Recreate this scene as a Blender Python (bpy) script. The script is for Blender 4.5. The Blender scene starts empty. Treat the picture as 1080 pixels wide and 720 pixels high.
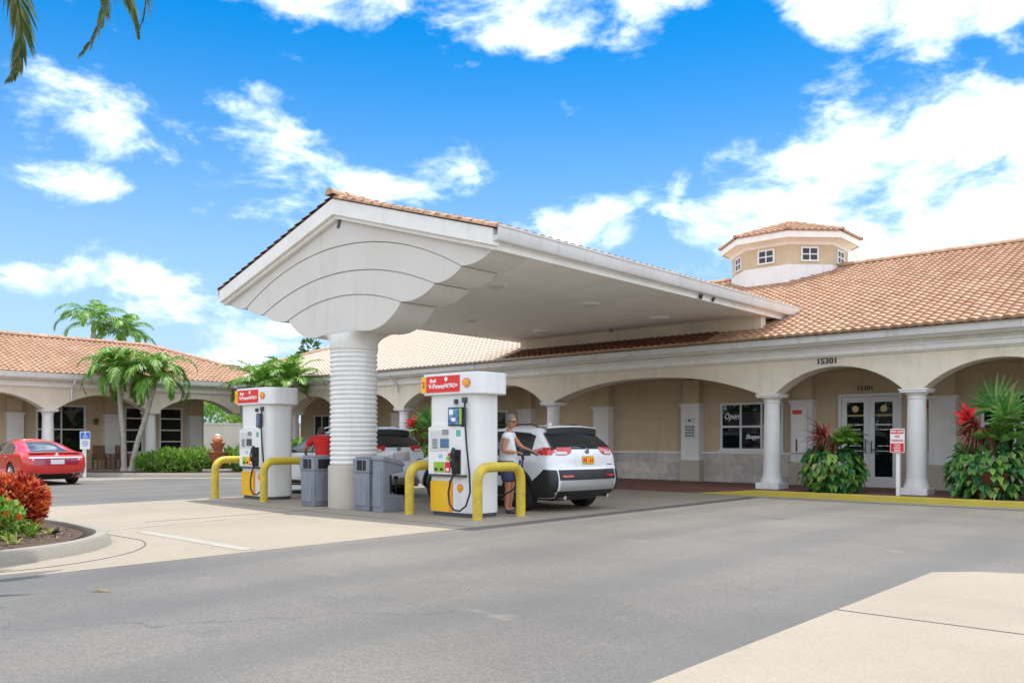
import bpy, bmesh, math, random
from mathutils import Vector, Matrix
SC = bpy.context.scene
COL = SC.collection
R = math.radians
PI = math.pi
random.seed(7)

# ------------------------------------------------------------------ helpers
class MB:
    """collects shapes and links them as ONE mesh object"""
    def __init__(s):
        s.v = []; s.f = []; s.m = []; s.uv = {}
    def add(s, vs, fs, m=0):
        b = len(s.v); s.v += [tuple(v) for v in vs]
        for f in fs:
            s.f.append(tuple(i + b for i in f)); s.m.append(m)
        return b
    def box(s, x0, x1, y0, y1, z0, z1, m=0):
        s.add([(x0,y0,z0),(x1,y0,z0),(x1,y1,z0),(x0,y1,z0),(x0,y0,z1),(x1,y0,z1),(x1,y1,z1),(x0,y1,z1)],
              [(0,3,2,1),(4,5,6,7),(0,1,5,4),(1,2,6,5),(2,3,7,6),(3,0,4,7)], m)
    def prism(s, poly, axis, a0, a1, m=0):
        """polygon extruded along axis; poly is (y,z) for x, (x,z) for y, (x,y) for z"""
        def P(p, a):
            return (a,p[0],p[1]) if axis=='x' else (p[0],a,p[1]) if axis=='y' else (p[0],p[1],a)
        n = len(poly)
        area = sum(poly[i][0]*poly[(i+1)%n][1]-poly[(i+1)%n][0]*poly[i][1] for i in range(n))
        pl = list(poly) if area > 0 else list(poly)[::-1]
        lo, hi = min(a0,a1), max(a0,a1)
        vs = [P(p,lo) for p in pl]+[P(p,hi) for p in pl]
        fl = (axis == 'y')
        fs = [tuple(range(n))[::-1], tuple(range(n,2*n))]+[(i,(i+1)%n,n+(i+1)%n,n+i) for i in range(n)]
        if fl: fs = [f[::-1] for f in fs]
        s.add(vs, fs, m)
    def tube(s, path, r, n=8, m=0, caps=True, flat=1.0):
        path = [Vector(p) for p in path]; k = len(path)
        rs = r if isinstance(r,(list,tuple)) else [r]*k
        t = (path[1]-path[0]).normalized()
        up = Vector((0,0,1)) if abs(t.z) < .9 else Vector((1,0,0))
        a = t.cross(up).normalized()
        vs = []
        for i in range(k):
            t = (path[min(i+1,k-1)]-path[max(i-1,0)]).normalized()
            a = (a - t*a.dot(t)).normalized(); b = t.cross(a)
            for j in range(n):
                an = 2*PI*j/n
                vs.append(path[i]+(a*math.cos(an)+b*math.sin(an)*flat)*rs[i])
        fs = [(i*n+j, i*n+(j+1)%n, (i+1)*n+(j+1)%n, (i+1)*n+j) for i in range(k-1) for j in range(n)]
        if caps: fs += [tuple(range(n))[::-1], tuple(range((k-1)*n, k*n))]
        s.add(vs, fs, m)
    def lathe(s, prof, c=(0,0,0), n=24, m=0, axis='z', caps=True):
        vs = []
        for (r, h) in prof:
            for j in range(n):
                a = 2*PI*j/n; p = (r*math.cos(a), r*math.sin(a), h)
                if axis == 'y': p = (p[0], h, -p[1])
                elif axis == 'x': p = (h, p[0], p[1])
                vs.append((c[0]+p[0], c[1]+p[1], c[2]+p[2]))
        k = len(prof)
        fs = [(i*n+j, i*n+(j+1)%n, (i+1)*n+(j+1)%n, (i+1)*n+j) for i in range(k-1) for j in range(n)]
        if caps: fs += [tuple(range(n))[::-1], tuple(range((k-1)*n, k*n))]
        s.add(vs, fs, m)
    def rows(s, rows, m=0, flip=False):
        """grid of equally long rows of points"""
        n = len(rows[0]); vs = [p for r in rows for p in r]
        fs = [(i*n+j, i*n+j+1, (i+1)*n+j+1, (i+1)*n+j) for i in range(len(rows)-1) for j in range(n-1)]
        if flip: fs = [f[::-1] for f in fs]
        s.add(vs, fs, m)
    def ball(s, c, rx, ry, rz, n=14, k=9, m=0):
        vs = []; fs = []
        for i in range(1, k):
            a = PI*i/k
            for j in range(n):
                b = 2*PI*j/n
                vs.append((c[0]+rx*math.sin(a)*math.cos(b), c[1]+ry*math.sin(a)*math.sin(b), c[2]+rz*math.cos(a)))
        t = len(vs); vs += [(c[0],c[1],c[2]+rz),(c[0],c[1],c[2]-rz)]
        for i in range(k-2):
            for j in range(n):
                fs.append((i*n+j,(i+1)*n+j,(i+1)*n+(j+1)%n,i*n+(j+1)%n))
        for j in range(n):
            fs.append((t, j, (j+1)%n)); fs.append((t+1, (k-2)*n+(j+1)%n, (k-2)*n+j))
        s.add(vs, fs, m)
    def leaf(s, p, d, nr, L, W, m=0, fold=.25, bend=.15):
        p = Vector(p); d = Vector(d).normalized(); sd = d.cross(Vector(nr))
        if sd.length < 1e-4: sd = d.orthogonal()
        sd.normalize(); n2 = sd.cross(d)
        mid = p+d*L*.45; tip = p+d*L-n2*L*bend
        s.add([p, mid+sd*W*.5+n2*W*fold, tip, mid-sd*W*.5+n2*W*fold, mid],
              [(0,1,4),(1,2,4),(0,4,3),(4,2,3)], m)
    def mesh(s, name, mats, smooth=35):
        me = bpy.data.meshes.new(name)
        me.from_pydata(s.v, [], s.f)
        for mt in (mats if isinstance(mats,(list,tuple)) else [mats]): me.materials.append(mt)
        me.polygons.foreach_set('material_index', s.m)
        if s.uv:
            ul = me.uv_layers.new(name='tile')
            buf = [0.0]*(2*len(me.loops))
            for l in me.loops:
                u = s.uv.get(l.vertex_index, (0,0)); buf[2*l.index] = u[0]; buf[2*l.index+1] = u[1]
            ul.data.foreach_set('uv', buf)
        me.update()
        if smooth:
            me.polygons.foreach_set('use_smooth', [True]*len(me.polygons))
            me.set_sharp_from_angle(angle=R(smooth))
        return me
    def build(s, name, mats, parent=None, world=False, bevel=0, smooth=35, seg=2):
        o = bpy.data.objects.new(name, s.mesh(name, mats, smooth)); COL.objects.link(o)
        if parent is not None:
            o.parent = parent
            if world: o.matrix_parent_inverse = parent.matrix_basis.inverted()
        if bevel:
            b = o.modifiers.new('bevel','BEVEL'); b.width = bevel; b.segments = seg; b.limit_method = 'ANGLE'; b.angle_limit = R(40)
            b.harden_normals = False
        return o

def tag(o, label=None, cat=None, group=None, kind=None):
    for k, v in (('label',label),('category',cat),('group',group),('kind',kind)):
        if v: o[k] = v
    return o
def thing(name, label, cat, loc=(0,0,0), rz=0, group=None):
    o = bpy.data.objects.new(name, None); COL.objects.link(o)
    o.empty_display_size = .2; o.location = loc; o.rotation_euler = (0,0,rz)
    return tag(o, label, cat, group)
def copy_tree(o, parent=None):
    c = o.copy(); COL.objects.link(c)
    if parent is not None: c.parent = parent
    for ch in [x for x in SC.objects if x.parent == o]: copy_tree(ch, c)
    return c
def text(name, s, size, mt, parent, loc, rot, align='CENTER', bold=0.0, ext=.003, sx=1.0, world=False, shear=0):
    cu = bpy.data.curves.new('lettering','FONT'); cu.body = s; cu.size = size; cu.align_x = align; cu.align_y = 'CENTER'
    cu.extrude = ext; cu.offset = bold; cu.resolution_u = 3; cu.shear = shear
    t = bpy.data.objects.new('lettering_source', cu); COL.objects.link(t)
    dg = bpy.context.evaluated_depsgraph_get(); me = bpy.data.meshes.new_from_object(t.evaluated_get(dg))
    bpy.data.objects.remove(t)
    me.materials.clear(); me.materials.append(mt)
    mx = Matrix.Translation(Vector(loc)) @ rot @ Matrix.Diagonal((sx,1,1,1))
    me.transform(mx)
    o = bpy.data.objects.new(name, me); COL.objects.link(o)
    if parent is not None:
        o.parent = parent
        if world: o.matrix_parent_inverse = parent.matrix_basis.inverted()
    return o
RX = Matrix.Rotation(PI/2, 4, 'X')          # text standing in the xz plane, read from -y
def lerp(tab, x):
    if x <= tab[0][0]: return tab[0][1]
    for (a,b),(c,d) in zip(tab, tab[1:]):
        if x <= c: return b+(d-b)*(x-a)/(c-a)
    return tab[-1][1]
def smoothtab(tab, x):
    """Catmull-Rom through a table"""
    if x <= tab[0][0]: return tab[0][1]
    if x >= tab[-1][0]: return tab[-1][1]
    for i in range(len(tab)-1):
        if x <= tab[i+1][0]:
            x1,y1 = tab[i]; x2,y2 = tab[i+1]
            x0,y0 = tab[i-1] if i else (2*x1-x2, 2*y1-y2)
            x3,y3 = tab[i+2] if i+2 < len(tab) else (2*x2-x1, 2*y2-y1)
            m1 = (y2-y0)/(x2-x0)*(x2-x1); m2 = (y3-y1)/(x3-x1)*(x2-x1)
            t = (x-x1)/(x2-x1)
            return (2*t**3-3*t*t+1)*y1+(t**3-2*t*t+t)*m1+(3*t*t-2*t**3)*y2+(t**3-t*t)*m2

# ------------------------------------------------------------------ materials
def nodes(name):
    m = bpy.data.materials.new(name); m.use_nodes = True
    nt = m.node_tree; nt.nodes.clear()
    out = nt.nodes.new('ShaderNodeOutputMaterial')
    b = nt.nodes.new('ShaderNodeBsdfPrincipled'); nt.links.new(b.outputs[0], out.inputs[0])
    def N(t, **k):
        n = nt.nodes.new('ShaderNode'+t)
        for a, v in k.items():
            if hasattr(n, a): setattr(n, a, v)
            else: n.inputs[a].default_value = v
        return n
    return m, nt, b, N, out
def ramp(N, stops, interp='LINEAR'):
    r = N('ValToRGB'); cr = r.color_ramp; cr.interpolation = interp
    while len(cr.elements) < len(stops): cr.elements.new(.5)
    for e, (p, c) in zip(cr.elements, stops):
        e.position = p; e.color = (c[0],c[1],c[2],1) if isinstance(c,(tuple,list)) else (c,c,c,1)
    return r
def mixc(N, nt, a, b, fac, blend='MIX'):
    m = N('Mix'); m.data_type = 'RGBA'; m.blend_type = blend
    for sock, v in ((m.inputs[6],a),(m.inputs[7],b),(m.inputs[0],fac)):
        if hasattr(v,'links') or hasattr(v,'is_linked'): nt.links.new(v, sock)
        else: sock.default_value = (v[0],v[1],v[2],1) if isinstance(v,(tuple,list)) else v
    return m.outputs[2]
def mat(name, col, rough=.6, var=.08, scale=6., bump=0., bscale=80., metal=0., coat=0., spec=.5, dirt=None, dscale=1.2, damt=.5, coord='Object', streak=0.):
    m, nt, b, N, out = nodes(name); L = nt.links.new
    tc = N('TexCoord'); co = tc.outputs['Object']
    if coord == 'Position': co = N('NewGeometry').outputs['Position']
    n1 = N('TexNoise'); n1.inputs['Scale'].default_value = scale; n1.inputs['Detail'].default_value = 5; L(co, n1.inputs['Vector'])
    c = ramp(N, [(.3,[x*(1-var) for x in col]),(.7,[min(1,x*(1+var)) for x in col])]); L(n1.outputs[0], c.inputs[0])
    res = c.outputs[0]
    if dirt:
        n2 = N('TexNoise'); n2.inputs['Scale'].default_value = dscale; n2.inputs['Detail'].default_value = 8; n2.inputs['Roughness'].default_value = .65
        L(co, n2.inputs['Vector'])
        r2 = ramp(N, [(.48,0.),(.72,damt)]); L(n2.outputs[0], r2.inputs[0])
        res = mixc(N, nt, res, dirt, r2.outputs[0])
    if streak:      # rain streaks: stains drawn out downwards
        mp = N('Mapping'); mp.inputs['Scale'].default_value = (7,7,.55); L(co, mp.inputs[0])
        n4 = N('TexNoise'); n4.inputs['Scale'].default_value = 1.; n4.inputs['Detail'].default_value = 6; n4.inputs['Roughness'].default_value = .6; L(mp.outputs[0], n4.inputs['Vector'])
        r4 = ramp(N, [(.54,0.),(.74,streak)]); L(n4.outputs[0], r4.inputs[0])
        res = mixc(N, nt, res, [x*.55 for x in col], r4.outputs[0])
    L(res, b.inputs['Base Color'])
    b.inputs['Roughness'].default_value = rough; b.inputs['Metallic'].default_value = metal
    b.inputs['Coat Weight'].default_value = coat; b.inputs['Coat Roughness'].default_value = .05
    b.inputs['Specular IOR Level'].default_value = spec
    if bump:
        n3 = N('TexNoise'); n3.inputs['Scale'].default_value = bscale; n3.inputs['Detail'].default_value = 3; L(co, n3.inputs['Vector'])
        bp = N('Bump'); bp.inputs['Strength'].default_value = bump; bp.inputs['Distance'].default_value = .01
        L(n3.outputs[0], bp.inputs['Height']); L(bp.outputs[0], b.inputs['Normal'])
    return m
def leafmat(name, cols, rough=.45, trans=.35, noise=True):
    """leaf colours change from leaf to leaf; some light passes through"""
    m, nt, b, N, out = nodes(name); L = nt.links.new
    g = N('NewGeometry')
    k = len(cols); r = ramp(N, [(i/(k-1) if k > 1 else 0, c) for i, c in enumerate(cols)])
    L(g.outputs['Random Per Island'], r.inputs[0])
    n1 = N('TexNoise'); n1.inputs['Scale'].default_value = 9.; L(N('TexCoord').outputs['Object'], n1.inputs['Vector'])
    v = N('HueSaturation'); L(r.outputs[0], v.inputs['Color'])
    mr = N('MapRange'); mr.inputs[1].default_value=.3; mr.inputs[2].default_value=.7; mr.inputs[3].default_value=.75; mr.inputs[4].default_value=1.2
    L(n1.outputs[0], mr.inputs[0]); L(mr.outputs[0], v.inputs['Value'])
    L(v.outputs[0], b.inputs['Base Color']); b.inputs['Roughness'].default_value = rough
    t = N('BsdfTranslucent'); L(v.outputs[0], t.inputs['Color'])
    mx = N('MixShader'); mx.inputs[0].default_value = trans
    L(b.outputs[0], mx.inputs[1]); L(t.outputs[0], mx.inputs[2]); L(mx.outputs[0], out.inputs[0])
    return m
def glassmat(name, col, rough=.03, spec=.6):
    m, nt, b, N, out = nodes(name)
    b.inputs['Base Color'].default_value = (*col,1); b.inputs['Roughness'].default_value = rough
    b.inputs['Specular IOR Level'].default_value = spec
    n = N('TexNoise'); n.inputs['Scale'].default_value = 1.3; nt.links.new(N('TexCoord').outputs['Object'], n.inputs['Vector'])
    bp = N('Bump'); bp.inputs['Strength'].default_value = .03; bp.inputs['Distance'].default_value = .02
    nt.links.new(n.outputs[0], bp.inputs['Height']); nt.links.new(bp.outputs[0], b.inputs['Normal'])
    return m
def tilemat(name='clay_tile', far_pale=False):
    m, nt, b, N, out = nodes(name); L = nt.links.new
    uv = N('UVMap'); uv.uv_map = 'tile'
    fl = N('VectorMath', operation='FLOOR'); L(uv.outputs[0], fl.inputs[0])
    wn = N('TexWhiteNoise'); wn.noise_dimensions = '2D'; L(fl.outputs[0], wn.inputs['Vector'])
    r = ramp(N, [(0,(.38,.20,.115)),(.1,(.43,.25,.15)),(.55,(.46,.28,.175)),(.92,(.48,.305,.195)),(1,(.52,.355,.24))])
    L(wn.outputs['Value'], r.inputs[0])
    g = N('NewGeometry')
    n1 = N('TexNoise'); n1.inputs['Scale'].default_value = 7.; n1.inputs['Detail'].default_value = 6; L(g.outputs['Position'], n1.inputs['Vector'])
    r1 = ramp(N, [(.35,(.80,.78,.76)),(.65,(1.08,1.08,1.08))]); L(n1.outputs[0], r1.inputs[0])
    c = mixc(N, nt, r.outputs[0], r1.outputs[0], 1.0, 'MULTIPLY')
    n2 = N('TexNoise'); n2.inputs['Scale'].default_value = .5; n2.inputs['Detail'].default_value = 7; L(g.outputs['Position'], n2.inputs['Vector'])
    r2 = ramp(N, [(.5,0.),(.75,.35)]); L(n2.outputs[0], r2.inputs[0])
    c = mixc(N, nt, c, (.26,.15,.09), r2.outputs[0])
    if far_pale:      # tiles turn paler towards the far end of the long roof
        sx = N('SeparateXYZ'); L(g.outputs['Position'], sx.inputs[0]); mr = N('MapRange'); mr.inputs[1].default_value = -13.5; mr.inputs[2].default_value = -19.; mr.inputs[3].default_value = 0.; mr.inputs[4].default_value = .75
        L(sx.outputs[0], mr.inputs[0]); c = mixc(N, nt, c, (.62,.53,.44), mr.outputs[0])
    L(c, b.inputs['Base Color']); b.inputs['Roughness'].default_value = .8
    n3 = N('TexNoise'); n3.inputs['Scale'].default_value = 60.; L(g.outputs['Position'], n3.inputs['Vector'])
    bp = N('Bump'); bp.inputs['Strength'].default_value = .25; bp.inputs['Distance'].default_value = .01
    L(n3.outputs[0], bp.inputs['Height']); L(bp.outputs[0], b.inputs['Normal'])
    return m
def asphaltmat():
    m, nt, b, N, out = nodes('worn_asphalt'); L = nt.links.new
    p = N('NewGeometry').outputs['Position']
    def noise(s, d=6, ro=.6):
        n = N('TexNoise'); n.inputs['Scale'].default_value = s; n.inputs['Detail'].default_value = d; n.inputs['Roughness'].default_value = ro
        L(p, n.inputs['Vector']); return n.outputs[0]
    big = ramp(N, [(.30,(.104,.096,.086)),(.5,(.141,.130,.115)),(.72,(.178,.161,.140))]); L(noise(.28,8), big.inputs[0])
    v = N('TexVoronoi'); v.inputs['Scale'].default_value = 75.; L(p, v.inputs['Vector'])
    sp = ramp(N, [(0,(.55,.55,.55)),(.5,(1.,1.,1.)),(1,(1.55,1.5,1.45))])
    wn = N('TexWhiteNoise'); wn.noise_dimensions='3D'; L(v.outputs['Position'], wn.inputs['Vector']); L(wn.outputs['Value'], sp.inputs[0])
    c = mixc(N, nt, big.outputs[0], sp.outputs[0], .42, 'MULTIPLY')
    # pale scuffs
    sc = ramp(N, [(.66,0.),(.74,.5)]); mp = N('Mapping'); mp.inputs['Scale'].default_value = (.9,1.6,1); mp.inputs['Rotation'].default_value = (0,0,.6)
    L(p, mp.inputs[0]); n = N('TexNoise'); n.inputs['Scale'].default_value = 1.1; n.inputs['Detail'].default_value = 9; n.inputs['Roughness'].default_value=.55; L(mp.outputs[0], n.inputs['Vector'])
    L(n.outputs[0], sc.inputs[0])
    c = mixc(N, nt, c, (.28,.25,.22), sc.outputs[0])
    dk = ramp(N, [(.6,0.),(.72,.45)]); L(noise(.75,5), dk.inputs[0])
    c = mixc(N, nt, c, (.085,.083,.09), dk.outputs[0])
    # tyre-worn bands, oil drips and a few hairline cracks
    wv = N('TexWave'); wv.wave_type = 'BANDS'; wv.bands_direction = 'X'; wv.inputs['Scale'].default_value = .17; wv.inputs['Distortion'].default_value = 3.5; wv.inputs['Detail'].default_value = 4; wv.inputs['Detail Scale'].default_value = .6; L(p, wv.inputs['Vector'])
    wr = ramp(N, [(.55,0.),(.95,.38)]); L(wv.outputs['Fac'], wr.inputs[0]); c = mixc(N, nt, c, (.095,.092,.09), wr.outputs[0])
    vo = N('TexVoronoi'); vo.inputs['Scale'].default_value = .55; L(p, vo.inputs['Vector'])
    orr = ramp(N, [(.03,.6),(.12,0.)]); no = N('Math'); no.operation = 'ADD'; L(vo.outputs['Distance'], no.inputs[0]); nz = N('Math'); nz.operation = 'MULTIPLY_ADD'; L(noise(9,5), nz.inputs[0]); nz.inputs[1].default_value = .2; nz.inputs[2].default_value = -.08; L(nz.outputs[0], no.inputs[1]); L(no.outputs[0], orr.inputs[0])
    c = mixc(N, nt, c, (.045,.043,.042), orr.outputs[0])
    ve = N('TexVoronoi'); ve.feature = 'DISTANCE_TO_EDGE'; ve.inputs['Scale'].default_value = .21
    pd = N('Vector' + 'Math', operation='ADD'); ns = N('TexNoise'); ns.inputs['Scale'].default_value = 1.3; ns.inputs['Detail'].default_value = 7; L(p, ns.inputs['Vector']); L(p, pd.inputs[0]); L(ns.outputs['Color'], pd.inputs[1]); L(pd.outputs[0], ve.inputs['Vector'])
    cr_ = ramp(N, [(.0,.4),(.0018,0.)]); L(ve.outputs['Distance'], cr_.inputs[0]); gate = ramp(N, [(.52,0.),(.60,1.)]); L(noise(.16,2), gate.inputs[0])
    gm = N('Math'); gm.operation = 'MULTIPLY'; L(cr_.outputs[0], gm.inputs[0]); L(gate.outputs[0], gm.inputs[1]); c = mixc(N, nt, c, (.035,.033,.032), gm.outputs[0])
    L(c, b.inputs['Base Color']); b.inputs['Roughness'].default_value = .68; b.inputs['Specular IOR Level'].default_value = .4
    bp = N('Bump'); bp.inputs['Strength'].default_value = .55; bp.inputs['Distance'].default_value = .006
    L(v.outputs['Distance'], bp.inputs['Height']); L(bp.outputs[0], b.inputs['Normal'])
    return m
def concretemat(name='broom_concrete', col=(.318,.272,.212)):
    m, nt, b, N, out = nodes(name); L = nt.links.new
    p = N('NewGeometry').outputs['Position']
    def noise(s, d=6, ro=.6):
        n = N('TexNoise'); n.inputs['Scale'].default_value = s; n.inputs['Detail'].default_value = d; n.inputs['Roughness'].default_value = ro
        L(p, n.inputs['Vector']); return n.outputs[0]
    big = ramp(N, [(.3,[x*.9 for x in col]),(.5,col),(.72,[x*1.08 for x in col])]); L(noise(.6,9), big.inputs[0])
    fine = ramp(N, [(.3,(.88,.88,.88)),(.7,(1.08,1.08,1.08))]); L(noise(45,4), fine.inputs[0])
    c = mixc(N, nt, big.outputs[0], fine.outputs[0], 1., 'MULTIPLY')
    st = ramp(N, [(.64,0.),(.76,.5)]); L(noise(1.7,6,.7), st.inputs[0])
    c = mixc(N, nt, c, [x*.62 for x in col], st.outputs[0])
    L(c, b.inputs['Base Color']); b.inputs['Roughness'].default_value = .85; b.inputs['Specular IOR Level'].default_value = .3
    bp = N('Bump'); bp.inputs['Strength'].default_value = .3; bp.inputs['Distance'].default_value = .004
    L(noise(120,3), bp.inputs['Height']); L(bp.outputs[0], b.inputs['Normal'])
    return m
def brickmat(name, c1, c2, mortar, scale, bw=.5, rh=.25, msize=.02, horiz=True, off=.5):
    m, nt, b, N, out = nodes(name); L = nt.links.new
    p = N('NewGeometry').outputs['Position']
    mp = N('Mapping'); L(p, mp.inputs[0])
    if not horiz: mp.inputs['Rotation'].default_value = (-PI/2,0,0)
    br = N('TexBrick'); L(mp.outputs[0], br.inputs['Vector'])
    br.inputs['Color1'].default_value = (*c1,1); br.inputs['Color2'].default_value = (*c2,1); br.inputs['Mortar'].default_value = (*mortar,1)
    br.inputs['Scale'].default_value = scale; br.inputs['Brick Width'].default_value = bw; br.inputs['Row Height'].default_value = rh
    br.inputs['Mortar Size'].default_value = msize; br.offset = off
    n = N('TexNoise'); n.inputs['Scale'].default_value = 5.; n.inputs['Detail'].default_value = 6; L(p, n.inputs['Vector'])
    r = ramp(N, [(.3,(.82,.82,.82)),(.7,(1.12,1.12,1.12))]); L(n.outputs[0], r.inputs[0])
    L(mixc(N, nt, br.outputs['Color'], r.outputs[0], 1., 'MULTIPLY'), b.inputs['Base Color']); b.inputs['Roughness'].default_value = .75
    return m

TILE = tilemat(); TILEB = tilemat('far_pale_clay_tile', True); ASPH = asphaltmat(); CONC = concretemat()
CURB = concretemat('curb_concrete', (.32,.29,.24))
ISLAND = concretemat('island_concrete', (.29,.265,.225))
STUCCO = mat('cream_stucco', (.76,.675,.53), .85, .04, 3, .35, 140, dirt=(.5,.44,.36), dscale=.5, damt=.4, streak=.3)
BRACKET = mat('canopy_stucco', (.66,.63,.58), .8, .03, 2, .25, 120, dirt=(.56,.52,.44), dscale=.5, damt=.4, streak=.22)
TANWALL = mat('tan_stucco', (.58,.465,.31), .85, .05, 3, .35, 140, dirt=(.44,.35,.23), dscale=.6, damt=.5, streak=.25)
TANPALE = mat('taupe_stucco', (.48,.43,.355), .85, .04, 3, .3, 140)
TRIM = mat('white_trim', (.83,.805,.75), .6, .03, 4, .1, 60, dirt=(.66,.62,.55), dscale=.9, damt=.4, streak=.2)
GUTTER = mat('gutter_metal', (.72,.71,.69), .42, .03, 3, dirt=(.45,.42,.38), dscale=1.5, damt=.4, streak=.45)
COLUMN = mat('column_plaster', (.78,.765,.74), .7, .03, 4, .3, 90, dirt=(.6,.56,.5), dscale=1.2, damt=.35, streak=.3)
SOFFIT = mat('soffit_plaster', (.88,.83,.76), .85, .03, 2, .3, 120, dirt=(.75,.69,.6), dscale=.7, damt=.35)
STONE = brickmat('travertine_cladding', (.68,.63,.56), (.47,.44,.40), (.52,.49,.45), 1., .62, .32, .004, False)
PAVER = brickmat('brick_pavers', (.22,.085,.06), (.145,.065,.055), (.12,.09,.08), 1., .22, .11, .006)
FRAME = mat('white_frame_paint', (.74,.74,.74), .4, .02)
GLASS = glassmat('dark_window_glass', (.006,.008,.008), .02, .5)
BLACK = mat('black_plastic', (.018,.018,.02), .5, .1, 20)
DKGREY = mat('dark_grey_metal', (.07,.075,.085), .5, .1, 20)
RUBBER = mat('tyre_rubber', (.02,.02,.021), .85, .15, 12, .3, 60)
CHROME = mat('chrome', (.75,.75,.77), .12, .02, metal=1.)
SILVER = mat('silver_paint', (.55,.56,.57), .32, .03, metal=.7)
CARWHITE = mat('white_car_paint', (.78,.79,.80), .3, .01, 3, coat=1.)
CARRED = mat('red_car_paint', (.62,.022,.016), .3, .03, 3, coat=1.)
CARGLASS = glassmat('tinted_car_glass', (.015,.018,.02), .02, .7)
SKYGLASS = glassmat('bright_car_glass', (.05,.06,.07), .02, 1.0)
TAILRED = mat('red_lens', (.55,.012,.012), .12, .05, 30, coat=1.)
TAILCLEAR = mat('clear_lens', (.65,.62,.62), .15, .05, 30, coat=1.)
YELLOW = mat('yellow_bollard_paint', (.62,.46,.035), .45, .06, 5, .1, 40, dirt=(.30,.22,.07), dscale=4.5, damt=.75)
YCURB = mat('yellow_curb_paint', (.52,.40,.05), .7, .1, 5, .4, 60, dirt=(.33,.28,.12), dscale=2.5, damt=.7)
PUMPW = mat('white_pump_panel', (.80,.80,.79), .35, .02, 3, dirt=(.62,.59,.54), dscale=1.5, damt=.4, streak=.3)
PUMPG = mat('pale_grey_panel', (.62,.62,.60), .4, .03, 6)
SIGNRED = mat('sign_red', (.74,.02,.02), .35, .02)
SIGNYEL = mat('sign_yellow', (.88,.50,.02), .35, .02)
ORANGE = mat('orange_panel', (.85,.33,.01), .35, .03)
GREEN = mat('green_button', (.30,.50,.03), .4, .05)
WHITE = mat('white_lettering', (.85,.85,.83), .5, .02)
INK = mat('dark_lettering', (.03,.03,.03), .6, .05)
GOLD = mat('gold_lettering', (.62,.50,.22), .5, .05)
BIN = mat('grey_bin_plastic', (.215,.235,.275), .55, .05, 4, .1, 50, dirt=(.32,.325,.33), dscale=3, damt=.5, streak=.5)
BINDK = mat('dark_bin_opening', (.007,.008,.01), .6, .1)
TERRA = mat('terracotta', (.31,.10,.045), .75, .12, 5, .3, 60, dirt=(.25,.1,.05), dscale=3, damt=.6)
MULCH = mat('brown_mulch', (.075,.043,.028), .95, .5, 60, 1., 45, dirt=(.12,.08,.05), dscale=14, damt=.8, coord='Position')
WOOD = mat('brown_wood', (.16,.075,.035), .6, .2, 8)
TRUNK = mat('palm_trunk', (.40,.37,.32), .9, .2, 9, .6, 30, dirt=(.25,.21,.17), dscale=4, damt=.6)
BARK = mat('brown_bark', (.16,.115,.08), .9, .25, 9, .6, 30)
SKIN = mat('tanned_skin', (.47,.205,.10), .5, .06, 10)
SHIRTW = mat('white_cotton', (.80,.80,.81), .9, .04, 12, .4, 30)
SHIRTR = mat('red_cotton', (.62,.025,.02), .9, .08, 12, .4, 30)
NAVY = mat('navy_cotton', (.055,.065,.12), .9, .15, 12, .4, 30)
GREYHAIR = mat('grey_hair', (.22,.215,.215), .8, .45, 70, 1., 120)
BLUESIGN = mat('blue_sign', (.05,.19,.62), .5, .05)
SCREEN = None
# ------------------------------------------------------------------ ground
def structure(name, mb, m, **k):
    return tag(mb.build(name, m, **k), kind='structure')
g = MB(); g.box(-600,600,-600,600,-.5,0); structure('ground', g, ASPH, smooth=0)

def arc_pts(cx, cy, r, a0, a1, n=10):
    return [(cx+r*math.cos(R(a0+(a1-a0)*i/n)), cy+r*math.sin(R(a0+(a1-a0)*i/n))) for i in range(n+1)]
def sheet(mb, poly, z, m=0, t=.05):
    mb.prism(poly, 'z', z-t, z, m)

g = MB()
sheet(g, [(-18.1,-9),(-9.1,-9),(-9.1,18.85),(-18.1,18.85)], .004)
structure('pump_apron', g, CONC, smooth=0)
JOINT = mat('saw_cut_joint', (.10,.09,.08), .9)
OLDPAINT = mat('faded_white_paint', (.35,.322,.27), .8, .1, 9, dirt=(.30,.265,.212), dscale=5, damt=1.)
g = MB()
for y in (9.2, 13.6): sheet(g, [(-18.1,y),(-9.1,y),(-9.1,y+.014),(-18.1,y+.014)], .0075, t=.003)
for x in (-13.6,): sheet(g, [(x,6.2),(x+.012,6.2),(x+.012,18.8),(x,18.8)], .0078, t=.003)
structure('apron_joints', g, JOINT, smooth=0)
def gq(px, py):
    D = 1.35*890./(py-463); r = (px-540)/890.; return (r*.7438-.6687)*D, (r*.6685+.7437)*D
g = MB()
def strip(a, b, w, z):
    d = Vector((b[0]-a[0], b[1]-a[1])).normalized(); n = Vector((-d.y, d.x))*w/2
    sheet(g, [(a[0]-n.x,a[1]-n.y),(b[0]-n.x,b[1]-n.y),(b[0]+n.x,b[1]+n.y),(a[0]+n.x,a[1]+n.y)], z, t=.003)
strip(gq(104,560),gq(236,547.6),.10,.0085); strip(gq(150,561),gq(262,580),.17,.0085)
structure('faded_road_marking', g, OLDPAINT, smooth=0)

g = MB(); sheet(g, [(-2.55,-9),(6,-9),(6,10.35),(-1.2,10.0),(-2.2,9.55),(-2.55,9.2)], .006)
structure('driveway_pavement', g, CONC, smooth=0)
g = MB(); sheet(g, [(-2.55,6.66),(6,6.74),(6,6.755),(-2.55,6.675)], .0095, t=.003); structure('pavement_joint', g, JOINT, smooth=0)

# pale gutter pan along the yellow kerb
g = MB(); sheet(g, [(-9.1,18.45),(10,18.45),(10,18.8),(-9.1,18.8)], .004); structure('gutter_pan', g, concretemat('pale_concrete',(.34,.32,.285)), smooth=0)
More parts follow.
